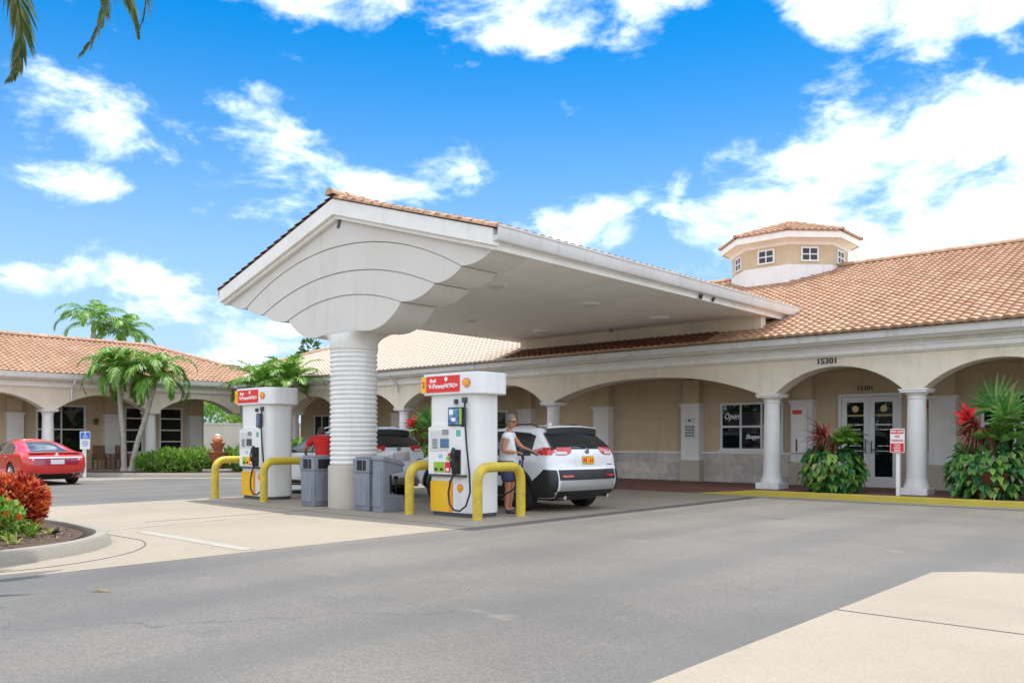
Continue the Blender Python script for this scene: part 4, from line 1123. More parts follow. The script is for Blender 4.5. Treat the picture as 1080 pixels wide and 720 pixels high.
    if rugged:
        yb = lambda z: c.ye(z)*.985
        put([c.rear(lambda z:-yb(z), lambda z:yb(z), .60, .79, .006, 16, 6)], 'bumper_insert', BLACK)
        put([c.rear(lambda z:-lerp([(.36,.66),(.45,.72),(.60,.70)],z), lambda z:lerp([(.36,.66),(.45,.72),(.60,.70)],z), .405, .595, .022, 16, 6)], 'bumper_trim', SILVER)
        put([c.rear(lambda z:-c.ye(z), lambda z:c.ye(z), .262, .40, .012, 18, 4)], 'lower_valance', BLACK)
        for sy in (-1,1):
            put([c.rear(lambda z: sy*.44, lambda z: sy*.68, .655, .69, .014, 6, 2)], 'reflector', TAILRED)
        # black cladding on the sills and rear corners
        put(c.side(lambda x:.27, lambda x: lerp([(.02,.79),(.2,.80),(.50,.60),(.6,.5)],x), .0, .56, .012, 30, 8), 'corner_cladding', BLACK)
        put(c.side(lambda x:.27, lambda x:.46, 1.34, 3.19, .010, 14, 4), 'sill_cladding', BLACK)
        for x in wx: arch_trim(c, t, x, RA)
    else:
        put([c.rear(lambda z:-.62, lambda z:.62, .30, .46, .014, 14, 4)], 'bumper_trim', SILVER)
        put([c.rear(lambda z:-c.ye(z)*.98, lambda z:c.ye(z)*.98, .262, .31, .012, 14, 2)], 'lower_valance', BLACK)
        put([c.rear(lambda z:-.64, lambda z:-.38, .62, .68, .008, 6, 2), c.rear(lambda z:.38, lambda z:.64, .62, .68, .008, 6, 2)], 'reflector', TAILRED)
        put(c.side(lambda x:.27, lambda x:.36, 1.34, 3.19, .008, 14, 3), 'sill_cladding', BLACK)
        for x in wx: arch_trim(c, t, x, RA, BLACK, .03, .006)
    ex = MB()
    for sy in (-1,1): ex.tube([(.28,sy*.55,.285),(.03,sy*.57,.275)], .036, 12)
    ex.build('exhaust', CHROME, t)
    f = MB(); f.prism([(1.0,1.62),(1.18,1.62),(1.02,1.68)],'y',-.018,.018); f.build('aerial_fin', CARWHITE, t, bevel=.006)
    un = MB(); un.box(.35,4.2,-.55,.55,.2,.30); un.build('underbody', BLACK, t, smooth=0)
    # door joints and handles
    dj = MB()
    for sy in (1,-1):
        for x in (1.20,2.10,3.12):
            rows = [[(x-.005, sy*(c.Y(x,z)+.0025), z),(x+.005, sy*(c.Y(x,z)+.0025), z)] for z in [.50+.54*i/10 for i in range(11)]]
            dj.rows(rows)
        fl = [(.70+.09*math.cos(2*PI*i/20), .92+.085*math.sin(2*PI*i/20)) for i in range(21)]
        for p, q in zip(fl, fl[1:]):
            dj.add([(a, sy*(c.Y(a,b)+.003), b) for a,b in (p,q,(q[0]*.985+.0105,q[1]*.985+.0138),(p[0]*.985+.0105,p[1]*.985+.0138))], [(0,1,2,3)])
    dj.build('panel_gap', BLACK, t, smooth=0)
    for sy in (1,-1):
        for x in (1.42,2.32):
            h = MB(); h.tube([(x-.1,sy*(c.Y(x,.97)+.004),.965),(x-.06,sy*(c.Y(x,.97)+.035),.97),(x+.06,sy*(c.Y(x,.97)+.035),.97),(x+.1,sy*(c.Y(x,.97)+.004),.965)],.014,6); h.build('door_handle', CARWHITE, t)
    for x in wx:
        for sy in (1,-1): wheel(t, x, sy*.80, .335, sy, SILVER if not rugged else mat('dark_alloy',(.09,.09,.1),.3,.1,metal=.8))
    return t, c
suv((-9.52,12.72,0), PI-R(7), 'white suv with black wheel arch trim and orange plate, being fuelled', True)
suv((-14.95,12.75,0), PI, 'plain white suv half hidden behind the ribbed column and grey bins', False)

def sedan(loc, rz, label):
    t = thing('parked_car', label, 'car', loc, rz)
    XR = [(.20,.28),(.28,.12),(.4,.03),(.6,0),(.76,.02),(.86,.06),(.92,.12),(.95,.30),(1.0,.60),(1.08,.88),(1.18,1.20),(1.26,1.55),(1.31,1.85),(1.34,2.1)]
    XF = [(.20,4.5),(.3,4.72),(.5,4.84),(.68,4.78),(.78,4.5),(.86,4.0),(.92,3.55),(1.0,3.28),(1.15,2.95),(1.27,2.65),(1.34,2.35)]
    WZ = [(.20,.84),(.3,.90),(.5,.925),(.7,.925),(.85,.90),(.95,.85),(1.08,.745),(1.2,.66),(1.28,.58),(1.34,.45)]
    c = Car(XR,XF,WZ,1.335,.2,4.85,.26,.5,.08,.035,.08)
    RA = .365; wx = (1.02,3.85)
    me = c.body(wx, RA); me.materials.clear(); me.materials.append(CARRED)
    me.polygons.foreach_set('use_smooth',[True]*len(me.polygons)); me.set_sharp_from_angle(angle=R(30))
    o = bpy.data.objects.new('body', me); COL.objects.link(o); o.parent = t
    def put(rows_list, nm, m, par=t):
        for i, r in enumerate(rows_list):
            mb = MB(); mb.rows(r, flip=(i%2==1)); o_ = mb.build(nm, m, par, smooth=40)
        return o_
    belt = lambda x: .925+.01*max(0,2-x)
    top = lambda x: lerp([(.95,.97),(1.2,1.12),(1.6,1.235),(2.1,1.27),(2.5,1.24),(2.9,1.10),(3.2,.96)], x)
    put(c.side(lambda x: belt(x)-.02, lambda x: max(belt(x), top(x)+.018), .92, 3.26, .003, 40), 'window_surround', CHROME)
    put(c.side(belt, lambda x: max(belt(x)+.001, top(x)), .98, 1.98, .006, 24), 'side_window', CARGLASS)
    put(c.side(belt, lambda x: max(belt(x)+.001, top(x)), 2.06, 3.18, .006, 24), 'side_window', CARGLASS)
    gl = lambda z: c.ye(z)*.97
    put([c.rear(lambda z:-gl(z), lambda z:gl(z), .965, 1.27, .004, 14, 10)], 'rear_window', SKYGLASS)
    rows = []
    for i in range(9):
        z = .96+(1.27-.96)*i/8; ye = c.ye(z,False)
        rows.append([(c.xf(z)+c.fb*(1-(y/ye)**2)+.006, y, z) for y in [ye*.96*(1-2*k/8) for k in range(9)]])
    mb = MB(); mb.rows(rows); mb.build('windscreen', CARGLASS, t)
    mb = MB(); mb.rows([[(x_-.06*(1-(k/5-1)**2), .70*(1-k/5), z_) for k in range(11)] for x_,z_ in ((.30,.955),(.10,.972),(.08,.96),(.10,.93))]); mb.build('boot_lip', CARRED, t)
    put([c.rear(lambda z:-.74, lambda z:.74, .80, .835, .016, 16, 2)], 'chrome_strip', CHROME)
    put([c.rear(lambda z:-.60, lambda z:.60, .60, .795, .005, 16, 4)], 'plate_recess', mat('dark_red_panel',(.30,.015,.05),.25,.05,coat=1.))
    put([c.rear(lambda z:-.19, lambda z:.19, .625, .755, .014, 6, 2)], 'number_plate', TAILCLEAR)
    e = MB(); e.lathe([(.001,-.006),(.05,-.006),(.055,0),(.001,0)], (c.rearx(0,.885)-.01,0,.885), 20, 0, 'x'); e.build('emblem', CHROME, t)
    for sy in (-1,1):
        lm = MB(); lm.rows(c.rear(lambda z: sy*.58, lambda z: sy*c.ye(z)*.999, .73, .85, .010, 8, 4))
        rows = []
        for i in range(11):
            x = c.xr(.79)+.34*i/10; rr = []
            for k in range(5):
                z = lerp([(0,.73),(.4,.79)],x)+(lerp([(0,.85),(.4,.81)],x)-lerp([(0,.73),(.4,.79)],x))*k/4; xx = max(x,c.xr(z)); rr.append((xx, sy*(c.Y(xx,z)+.010), z))
            rows.append(rr)
        lm.rows(rows); L_ = lm.build('tail_lamp', TAILRED, t)
        cl = MB(); cl.rows(c.rear(lambda z: sy*.66, lambda z: sy*c.ye(z)*.97, .74, .775, .014, 6, 2)); cl.build('clear_lens', TAILCLEAR, L_)
        mi = MB(); mi.ball((3.02,sy*.98,.98),.08,.10,.06); mi.tube([(3.02,sy*.84,.94),(3.02,sy*.93,.96)],.025,6); mi.build('mirror', CARRED, t)
        ex = MB(); ex.rows(c.rear(lambda z: sy*.46, lambda z: sy*.76, .275, .36, .018, 8, 3)); E_ = ex.build('exhaust_trim', CHROME, t)
        ex = MB(); ex.rows(c.rear(lambda z: sy*.51, lambda z: sy*.70, .295, .34, .022, 6, 2)); ex.build('exhaust_opening', BLACK, E_)
        for x in (1.45,2.4):
            h = MB(); y_ = c.Y(x,.83); h.tube([(x-.1,sy*(y_+.004),.83),(x-.06,sy*(y_+.03),.835),(x+.06,sy*(y_+.03),.835),(x+.1,sy*(y_+.004),.83)],.012,6); h.build('door_handle', CHROME, t)
    put([c.rear(lambda z:-.46, lambda z:.46, .205, .33, .012, 14, 4)], 'diffuser', BLACK)
    put([c.rear(lambda z:-.62, lambda z:-.5, .42, .45, .006, 6, 2), c.rear(lambda z:.5, lambda z:.62, .42, .45, .006, 6, 2)], 'reflector', TAILRED)
    dj = MB()
    for sy in (1,-1):
        for x in (1.35,2.02,3.15):
            dj.rows([[(x-.005, sy*(c.Y(x,z)+.0025), z),(x+.005, sy*(c.Y(x,z)+.0025), z)] for z in [.40+.52*i/10 for i in range(11)]])
    dj.build('panel_gap', BLACK, t, smooth=0)
    un = MB(); un.box(.35,4.5,-.55,.55,.16,.24); un.build('underbody', BLACK, t, smooth=0)
    for x in wx:
        for sy in (1,-1): wheel(t, x, sy*.80, .33, sy, CHROME, 7)
sedan((-26.55,9.5,0), PI, 'shiny red sedan parked facing the arcaded wing')

# ------------------------------------------------------------------ people
def skin(verts, edges, radii, sub=2, root=0):
    me = bpy.data.meshes.new('skeleton'); me.from_pydata(verts, edges, [])
    o = bpy.data.objects.new('skeleton_source', me); COL.objects.link(o)
    m = o.modifiers.new('skin','SKIN'); m.branch_smoothing = .4; m.use_x_symmetry = False
    if len(me.skin_vertices) == 0: raise RuntimeError('no skin layer')
    for i, r in enumerate(radii):
        sv = me.skin_vertices[0].data[i]; sv.radius = (r,r) if not isinstance(r,tuple) else r; sv.use_root = (i == root)
    s = o.modifiers.new('sub','SUBSURF'); s.levels = s.render_levels = sub
    dg = bpy.context.evaluated_depsgraph_get(); m2 = bpy.data.meshes.new_from_object(o.evaluated_get(dg))
    bpy.data.objects.remove(o)
    return [tuple(v.co) for v in m2.vertices], [tuple(p.vertices) for p in m2.polygons]
def chain(names, P, rad):
    idx = {n: i for i, n in enumerate(names)}
    return idx
def head_mesh(mb, c, yaw, pitch, s=1.0, female=True):
    """skull with brow, nose, cheeks, chin, eye hollows, lips and ears; +x is the face"""
    vs = []; fs = []; n, k = 28, 20
    M_ = Matrix.Translation(Vector(c)) @ Matrix.Rotation(yaw,4,'Z') @ Matrix.Rotation(pitch,4,'Y')
    for i in range(k+1):
        a = PI*i/k
        for j in range(n):
            b = 2*PI*j/n
            x, y, z = math.sin(a)*math.cos(b), math.sin(a)*math.sin(b), math.cos(a)
            px, py, pz = x*.098, y*.076, z*.122
            if z < 0:
                py *= 1-.30*(-z)**1.3; px *= (1-.12*(-z)) if x > 0 else (1-.34*(-z))
            f = max(0, x)
            g = lambda u0, v0, su, sv: math.exp(-((y-u0)/su)**2-((z-v0)/sv)**2)
            px += f*(.026*g(0,-.18,.16,.16)+.010*g(0,.02,.12,.25)+.006*g(0,.2,.55,.12)-.012*(g(.36,.05,.16,.11)+g(-.36,.05,.16,.11))+.010*g(0,-.52,.24,.07)+.012*g(0,-.82,.3,.16)+.005*(g(.45,-.2,.2,.2)+g(-.45,-.2,.2,.2)))
            if x < 0: px += -.010*(1-z*z)
            vs.append(M_ @ (Vector((px,py,pz))*s))
    for i in range(k):
        for j in range(n): fs.append((i*n+j,(i+1)*n+j,(i+1)*n+(j+1)%n,i*n+(j+1)%n))
    mb.add(vs, fs)
    for sy in (-1,1):
        e = MB(); e.ball((-.008,sy*.078,-.012),.02,.009,.03,10,7); mb.add([M_ @ (Vector(v)*s) for v in e.v], e.f)
    return M_
def hand(mb, w, d, up, side, s=1.0, curl=.8):
    """palm and five curled fingers; w wrist, d pointing direction, up back of the hand, side towards the thumb"""
    w, d, up, side = Vector(w), Vector(d).normalized(), Vector(up).normalized(), Vector(side).normalized()
    v, f = skin([tuple(w-d*.02),tuple(w+d*.04),tuple(w+d*.085)],[(0,1),(1,2)],[(.024*s,.017*s),(.036*s,.016*s),(.036*s,.014*s)],1); mb.add(v,f)
    for q, L_ in ((.028,.068),(.010,.078),(-.009,.072),(-.026,.056)):
        p = w+d*.08+side*q*s; pts = [tuple(p-d*.02)]; dd = d.copy()
        for k, fr in enumerate((.45,.32,.25)):
            dd = (Matrix.Rotation(curl*(.55+.25*k),3,up.cross(d)) @ dd); p = p+dd*L_*fr*s; pts.append(tuple(p))
        v, f = skin(pts,[(0,1),(1,2),(2,3)],[.0095*s,.0092*s,.0085*s,.0072*s],1); mb.add(v,f)
    p = w+d*.025+side*.026*s; t1 = p+(d*.6+side*.8-up*.25).normalized()*.035*s; t2 = t1+(d*.9+side*.25-up*.45).normalized()*.03*s
    v, f = skin([tuple(p-side*.012),tuple(t1),tuple(t2)],[(0,1),(1,2)],[.0125*s,.011*s,.0085*s],1); mb.add(v,f)
def ellr(a, b): return (a, b)
def person(t, J, heady, headp, headc, female, hands):
    """J: joints; one continuous bare body, clothes as children over it"""
    names = ['pel','sp','ch','nk','nt','hL','kL','aL','tL','hR','kR','aR','tR','sL','eL','wL','sR','eR','wR']
    E_ = [('pel','sp'),('sp','ch'),('ch','nk'),('nk','nt'),('pel','hL'),('hL','kL'),('kL','aL'),('aL','tL'),('pel','hR'),('hR','kR'),('kR','aR'),('aR','tR'),('ch','sL'),('sL','eL'),('eL','wL'),('ch','sR'),('sR','eR'),('eR','wR')]
    rad = dict(pel=(.13,.13),sp=(.13,.11),ch=(.135,.115),nk=.064,nt=.058,hL=.104,kL=.064,aL=.044,tL=.036,sL=.066,eL=.047,wL=.033)
    for k in list(rad):
        if k.endswith('L'): rad[k[0]+'R'] = rad[k]
    ix = {n:i for i,n in enumerate(names)}
    mb = MB()
    v, f = skin([J[n] for n in names], [(ix[a],ix[b]) for a,b in E_], [rad[n] for n in names], 2, 0); mb.add(v,f)
    M_ = head_mesh(mb, headc, heady, headp, 1.0, female)
    for h in hands: hand(mb, *h)
    mb.build('body', SKIN, t, smooth=60)
    return M_, ix
def garment(t, name, J, names, edges, radii, m, sub=2):
    ix = {n:i for i,n in enumerate(names)}
    v, f = skin([J[n] if isinstance(n,str) and n in J else n for n in names], [(ix[a],ix[b]) for a,b in edges], radii, sub, 0)
    mb = MB(); mb.add(v,f); return mb.build(name, m, t, smooth=60)
def mixp(a, b, f): return tuple(Vector(a).lerp(Vector(b), f))

# the woman at the pump
t = thing('person', 'grey haired person in white sleeveless top and navy shorts holding a fuel nozzle', 'person', (-10.36,11.42,0), R(24))
J = dict(pel=(0,0,.93),sp=(.0,0,1.12),ch=(.0,0,1.33),nk=(.015,0,1.485),nt=(.035,0,1.56),
         hL=(.0,.095,.86),kL=(.03,.11,.49),aL=(-.02,.12,.09),tL=(.13,.145,.035),hR=(.0,-.095,.86),kR=(.03,-.10,.49),aR=(-.0,-.11,.09),tR=(.15,-.13,.035),
         sL=(.01,.175,1.42),eL=(.17,.25,1.20),wL=(.38,.20,1.13),sR=(.01,-.175,1.42),eR=(-.02,-.235,1.14),wR=(.20,-.17,1.11))
HC = (.06,0,1.665)
M_, ix = person(t, J, -.25, .12, HC, True, [((.38,.20,1.13),(.9,-.1,-.15),(0,0,1),(0,-1,.2)), ((.20,-.17,1.11),(.95,.25,.05),(0,-.5,1),(0,.9,.5))])
J['sLm'] = mixp(J['sL'],J['eL'],.30); J['sRm'] = mixp(J['sR'],J['eR'],.30); J['bot'] = (0,0,.86)
garment(t,'sleeveless_top',J,['bot','pel','sp','ch','nk','sL','sLm','sR','sRm'],[('bot','pel'),('pel','sp'),('sp','ch'),('ch','nk'),('ch','sL'),('sL','sLm'),('ch','sR'),('sR','sRm')],[(.215,.195),(.215,.19),(.185,.16),(.178,.15),(.082,.08),.086,.08,.086,.08],SHIRTW)
J['kLm'] = mixp(J['hL'],J['kL'],.85); J['kRm'] = mixp(J['hR'],J['kR'],.85)
garment(t,'shorts',J,['pel','hL','kLm','hR','kRm'],[('pel','hL'),('hL','kLm'),('pel','hR'),('hR','kRm')],[(.18,.17),.138,.118,.138,.118],NAVY)
def shoes(t, J, m):
    for s_ in 'LR':
        mb = MB(); a, b = Vector(J['a'+s_]), Vector(J['t'+s_]); d = (b-a); d.z = 0; d.normalize()
        v, f = skin([tuple(a+Vector((0,0,.0))-d*.03-Vector((0,0,.035))),tuple(a+d*.06-Vector((0,0,.04))),tuple(b+d*.05-Vector((0,0,-.005)))],[(0,1),(1,2)],[(.05,.048),(.052,.045),(.045,.034)],2); mb.add(v,f); mb.build('shoe', m, t)
shoes(t, J, DKGREY)
mb = MB(); e = MB(); e.ball((-.022,0,.028),.108,.092,.118,20,12)
vs = []
for v in e.v:
    x,y,z = v
    if x > .03 and z < .075: x = .03+(x-.03)*.15
    if z < -.045: z = -.045-(z+.045)*-.25
    r_ = 1+.04*math.sin(x*90)*math.sin(y*110)*math.sin(z*80)
    vs.append(M_ @ Vector((x*r_,y*r_,z)))
mb.add(vs, e.f); mb.build('hair', GREYHAIR, t)
mb = MB()
for sy in (-1,1):
    e = MB(); e.ball((.094,sy*.035,.012),.014,.030,.021,12,8); mb.add([M_ @ Vector(v) for v in e.v], e.f)
    e = MB(); e.tube([(.085,sy*.062,.018),(.03,sy*.085,.018),(-.02,sy*.084,.01)],.005,6); mb.add([M_ @ Vector(v) for v in e.v], e.f)
mb.build('sunglasses', BLACK, t)
mb = MB(); e = MB(); e.ball((.088,0,-.062),.012,.026,.008,10,6); mb.add([M_ @ Vector(v) for v in e.v], e.f); mb.build('lips', mat('lips',(.38,.10,.08),.5), t)
# the nozzle she holds, with its hose back to the pump
t = thing('fuel_nozzle', 'dark fuel nozzle held in the hand of the person in navy shorts', 'fuel nozzle', (-10.06,11.47,1.0))
mb = MB(); mb.tube([(-.02,-.06,.22),(-.01,-.05,.14),(.02,-.02,.08),(.03,-.02,-.02)],[.03,.045,.035,.025],10); mb.tube([(-.01,-.05,.17),(.10,.08,.13),(.20,.20,.06)],[.03,.02,.014],8); mb.build('grip', BLACK, t)
mb = MB(); mb.tube([(.03,-.02,.0),(.02,-.05,-.25),(-.10,-.12,-.55),(-.35,-.25,-.72),(-.5,-.33,-.4),(-.48,-.35,.3),(-.45,-.36,.95)],.016,8); mb.build('hose', BLACK, t)

# the man in red, seen from behind
t = thing('person', 'person in red shirt seen from behind, bent forward between the farther pump and the column', 'person', (-16.02,11.38,0), R(150))
J = dict(pel=(-.05,0,.93),sp=(.0,0,1.10),ch=(.12,0,1.28),nk=(.22,0,1.41),nt=(.28,0,1.45),
         hL=(-.05,.10,.86),kL=(.02,.13,.48),aL=(-.05,.14,.09),tL=(.10,.17,.035),hR=(-.05,-.10,.86),kR=(.02,-.13,.48),aR=(-.05,-.14,.09),tR=(.10,-.17,.035),
         sL=(.13,.20,1.36),eL=(.22,.36,1.14),wL=(.40,.34,1.0),sR=(.13,-.20,1.36),eR=(.22,-.33,1.13),wR=(.42,-.26,1.02))
M_, ix = person(t, J, .2, .45, (.34,0,1.50), False, [((.40,.34,1.0),(.95,-.1,-.2),(0,0,1),(0,-1,.1)), ((.42,-.26,1.02),(.95,.1,-.2),(0,0,1),(0,1,.1))])
J['sLm'] = mixp(J['sL'],J['eL'],.75); J['sRm'] = mixp(J['sR'],J['eR'],.75); J['bot'] = (-.06,0,.86)
garment(t,'red_shirt',J,['bot','pel','sp','ch','nk','sL','sLm','sR','sRm'],[('bot','pel'),('pel','sp'),('sp','ch'),('ch','nk'),('ch','sL'),('sL','sLm'),('ch','sR'),('sR','sRm')],[(.19,.17),(.19,.17),(.185,.165),(.19,.16),(.085,.085),.095,.082,.095,.082],SHIRTR)
J['kLm'] = mixp(J['hL'],J['kL'],.95); J['kRm'] = mixp(J['hR'],J['kR'],.95)
garment(t,'shorts',J,['pel','hL','kLm','hR','kRm'],[('pel','hL'),('hL','kLm'),('pel','hR'),('hR','kRm')],[(.15,.145),.122,.10,.122,.10],mat('khaki_cotton',(.30,.25,.17),.9,.1,12))
shoes(t, J, BLACK)
mb = MB(); e = MB(); e.ball((-.03,0,.02),.092,.082,.105,18,10); mb.add([M_ @ Vector(v) for v in e.v if True], e.f); mb.build('hair', mat('brown_hair',(.10,.055,.035),.8,.3,40), t)
# ------------------------------------------------------------------ plants
# pixel of the photograph -> ground, only to place things where they stand
def at(px, D):
    r = (px-540)/890.; return (r*.7438-.6687)*D, (r*.6685+.7437)*D
def gp(px, py, z=0):
    D = (1.35-z)*890./(py-463); return (D,)+at(px, D)
PALMG = leafmat('palm_green', [(.07,.19,.025),(.13,.31,.035),(.21,.40,.06),(.30,.44,.09)])
PALMD = leafmat('dusty_palm_green', [(.07,.14,.03),(.12,.20,.05),(.20,.25,.08),(.34,.31,.15)], .5, .4)
FRESH = leafmat('fresh_leaf', [(.07,.19,.02),(.14,.31,.035),(.25,.43,.06),(.36,.48,.12)])
DEEP = leafmat('deep_leaf', [(.018,.10,.03),(.03,.16,.04),(.06,.22,.04),(.12,.32,.05)], .35, .3)
MIDG = leafmat('mid_leaf', [(.03,.09,.015),(.05,.13,.02),(.09,.18,.03)])
CROTON = leafmat('croton_leaf', [(.14,.010,.016),(.40,.020,.018),(.60,.07,.018),(.74,.20,.04),(.78,.36,.16)], .35, .25)
REDLEAF = leafmat('red_leaf', [(.10,.01,.03),(.28,.02,.04),(.42,.05,.05),(.5,.16,.08)], .35, .25)
STRAPS = leafmat('strap_leaf', [(.16,.05,.03),(.30,.10,.06),(.36,.05,.05),(.2,.2,.05)], .4, .25)
SCARLET = leafmat('scarlet_petal', [(.62,.012,.015),(.72,.03,.02)], .25, .2)
ORFLOWER = leafmat('orange_petal', [(.75,.10,.012),(.8,.2,.02)], .4, .3)
LIME = leafmat('lime_leaf', [(.3,.42,.04),(.42,.5,.08),(.5,.48,.2)], .4, .3)

def frond(mb, base, az, el, L_, droop, n=26, w=.035, ll=.42, vee=.35, hang=.35, taper=True, rnd=random, m=0, ms=0):
    """an arching palm leaf: rachis and two ranks of narrow leaflets"""
    p = Vector(base); pts = [p.copy()]; e = el; step = L_/14
    for i in range(14):
        d = Vector((math.cos(az)*math.cos(e), math.sin(az)*math.cos(e), math.sin(e)))
        p = p+d*step; pts.append(p.copy()); e -= droop/14*(.55+.9*i/14)
    mb.tube(pts, [.016*(1-.85*i/14)+.003 for i in range(15)], 5, ms)
    side = Vector((-math.sin(az), math.cos(az), 0))
    for i in range(n):
        t = .14+.86*(i+.5)/n; q = t*14; k = min(int(q),13); f = q-k
        pos = pts[k].lerp(pts[k+1], f); tan = (pts[k+1]-pts[k]).normalized(); up = side.cross(tan)
        if up.z < 0: up = -up
        l = ll*(math.sin(PI*min(1,.18+.80*t))**.7)*rnd.uniform(.85,1.12)
        for sy in (-1,1):
            d = (side*sy*(1-.55*t)+tan*(.45+.9*t)+up*rnd.uniform(.5,1.2)*vee-Vector((0,0,hang*rnd.uniform(.6,1.3)))).normalized()
            b = pos; wv = d.cross(up).normalized()*w*.5*rnd.uniform(.8,1.2)
            mid = b+d*l*.5; tip = b+d*l-Vector((0,0,l*hang*rnd.uniform(.35,.75)))
            mb.add([b-wv*.5,b+wv*.5,mid+wv,mid-wv,tip],[(0,1,2,3),(3,2,4)], m)
def palm(loc, path, label, nf=13, L_=1.7, droop=1.9, els=(.2,1.35), name='palm_tree', leaf=None, r=(.10,.075), shaft=True, group=None, seed=1, azs=None, **kw):
    rnd = random.Random(seed)
    t = thing(name, label, 'palm tree', loc, 0, group)
    mb = MB(); n = 22; P = [Vector(p) for p in path]; pts = []
    for i in range(n+1):
        f = i/n*(len(P)-1); k = min(int(f),len(P)-2); pts.append(P[k].lerp(P[k+1], f-k))
    rs = [r[0]+(r[1]-r[0])*i/n+(.012 if i%2 else 0)*(r[0]/.1)+(.06*(r[0]/.1) if i == 0 else 0) for i in range(n+1)]
    mb.tube(pts, rs, 12); mb.build('trunk', TRUNK, t)
    top = pts[-1]
    if shaft:
        mb = MB(); mb.tube([top-Vector((0,0,.05)), top+Vector((0,0,.15)), top+Vector((0,0,.42)), top+Vector((0,0,.6))], [r[1]*1.0,r[1]*1.15,r[1]*.8,r[1]*.35], 10); mb.build('crownshaft', FRESH, t); top = top+Vector((0,0,.5))
    mb = MB()
    for i in range(nf):
        az = (azs[i] if azs else 2.4*i+rnd.uniform(-.3,.3)); f = i/max(1,nf-1)
        el = els[1]+(els[0]-els[1])*f+rnd.uniform(-.12,.12)
        frond(mb, top+Vector((rnd.uniform(-.03,.03),rnd.uniform(-.03,.03),-.1*f)), az, el, L_*rnd.uniform(.85,1.1), droop*rnd.uniform(.85,1.15), rnd=rnd, **kw)
    mb.build('crown', leaf or PALMG, t, smooth=0)
    return t
# the pair of slim palms
G_ = 'slim palms in the planting bed'
def inst_top(px, D, z): return at(px, D)
palm((-32.3,13.95,.15), [(0,0,0),(-.03,-.02,1.2),(-.12,-.1,2.6),(-.15,-.12,3.3)], 'slim palm with an upright trunk beside the sign post, left one of the pair', 20, 2.0, 2.7, (.2,1.45), group=G_, seed=4, ll=.50, w=.055, n=40, hang=.5)
palm((-32.05,14.1,.15), [(0,0,0),(.16,.14,1.0),(.46,.40,2.2),(.66,.56,3.1)], 'slim palm with a leaning trunk crossing a column, right one of the pair', 20, 2.0, 2.7, (.2,1.45), group=G_, seed=9, ll=.50, w=.055, n=40, hang=.5)
# palms whose crowns show over the farther pump
palm((-29.9,19.6-1.3,.15), [(0,0,0),(.02,0,1.5),(.05,.05,2.75)], 'bushy palm whose crown spreads above the farther pump', 20, 1.9, 1.7, (.25,1.4), seed=12, ll=.55, w=.05, n=34, hang=.45)
palm((-28.0,18.3,.15), [(0,0,0),(.05,.05,1.5),(.06,.05,2.85)], 'bushy palm between the farther pump and the ribbed column', 19, 1.7, 1.5, (.35,1.4), seed=21, ll=.5, w=.05, n=34, hang=.35)
# palms behind the wing
palm((*at(93,47),0), [(0,0,0),(.1,0,4),(.2,.2,7.3)], 'tall palm behind the wing roof, left of the pair', 12, 2.6, 2.4, (.35,1.4), seed=31, ll=.75, w=.07, n=32, hang=.5, r=(.16,.12), group='palms behind the wing roof')
palm((*at(128,47.5),0), [(0,0,0),(.1,0,3.5),(.1,.1,6.75)], 'shorter palm behind the wing roof, right of the pair', 12, 2.2, 2.4, (.4,1.4), seed=33, ll=.7, w=.07, n=32, hang=.5, r=(.16,.12), group='palms behind the wing roof')
# the near palm: only its frond tips hang into the picture
palm((-10.8,2.1,.1), [(0,0,0),(.1,.05,2.5),(.3,.2,5),(.66,.42,7.38)], 'dusty palm whose frond tips hang into the top corner', 40, 2.8, 2.2, (-.25,1.2), leaf=PALMD, seed=6, ll=.40, w=.034, n=60, hang=.5, r=(.19,.15), shaft=False)

def leafy(mb, c, rad, n, L_, W, rnd, m=0, shell=.45, up=.4, jit=.35, zmin=None):
    c = Vector(c)
    lumps = [Vector((rnd.gauss(0,1),rnd.gauss(0,1),rnd.gauss(0,.7))).normalized() for _ in range(9)]
    for _ in range(n):
        d = Vector((rnd.gauss(0,1),rnd.gauss(0,1),rnd.gauss(0,1))).normalized()
        k = 1+.16*max(d.dot(l) for l in lumps)**5-.10*max(d.dot(-l) for l in lumps)**6
        r_ = (shell+(1-shell)*rnd.random()**.6)*k*rnd.uniform(.92,1.05)
        p = c+Vector((d.x*rad[0],d.y*rad[1],d.z*rad[2]))*r_
        if zmin is not None and p.z < zmin: continue
        o = (d+Vector((rnd.uniform(-1,1),rnd.uniform(-1,1),rnd.uniform(-1,1)))*jit+Vector((0,0,up))).normalized()
        nr = (d+Vector((0,0,.6))+Vector((rnd.uniform(-1,1),rnd.uniform(-1,1),rnd.uniform(-1,1)))*.5)
        l = L_*rnd.uniform(.65,1.25); mb.leaf(p, o, nr, l, W*l/L_*rnd.uniform(.8,1.2), m, .2, rnd.uniform(.05,.35))
def stems(mb, c, h, spread, n, rnd, r=.012):
    for _ in range(n):
        a = rnd.uniform(0,2*PI); s = rnd.uniform(.2,1)*spread
        mb.tube([(c[0]+.06*math.cos(a),c[1]+.06*math.sin(a),c[2]-.03),(c[0]+s*.5*math.cos(a),c[1]+s*.5*math.sin(a),c[2]+h*.5),(c[0]+s*math.cos(a),c[1]+s*math.sin(a),c[2]+h)],[r,r*.8,r*.4],5)
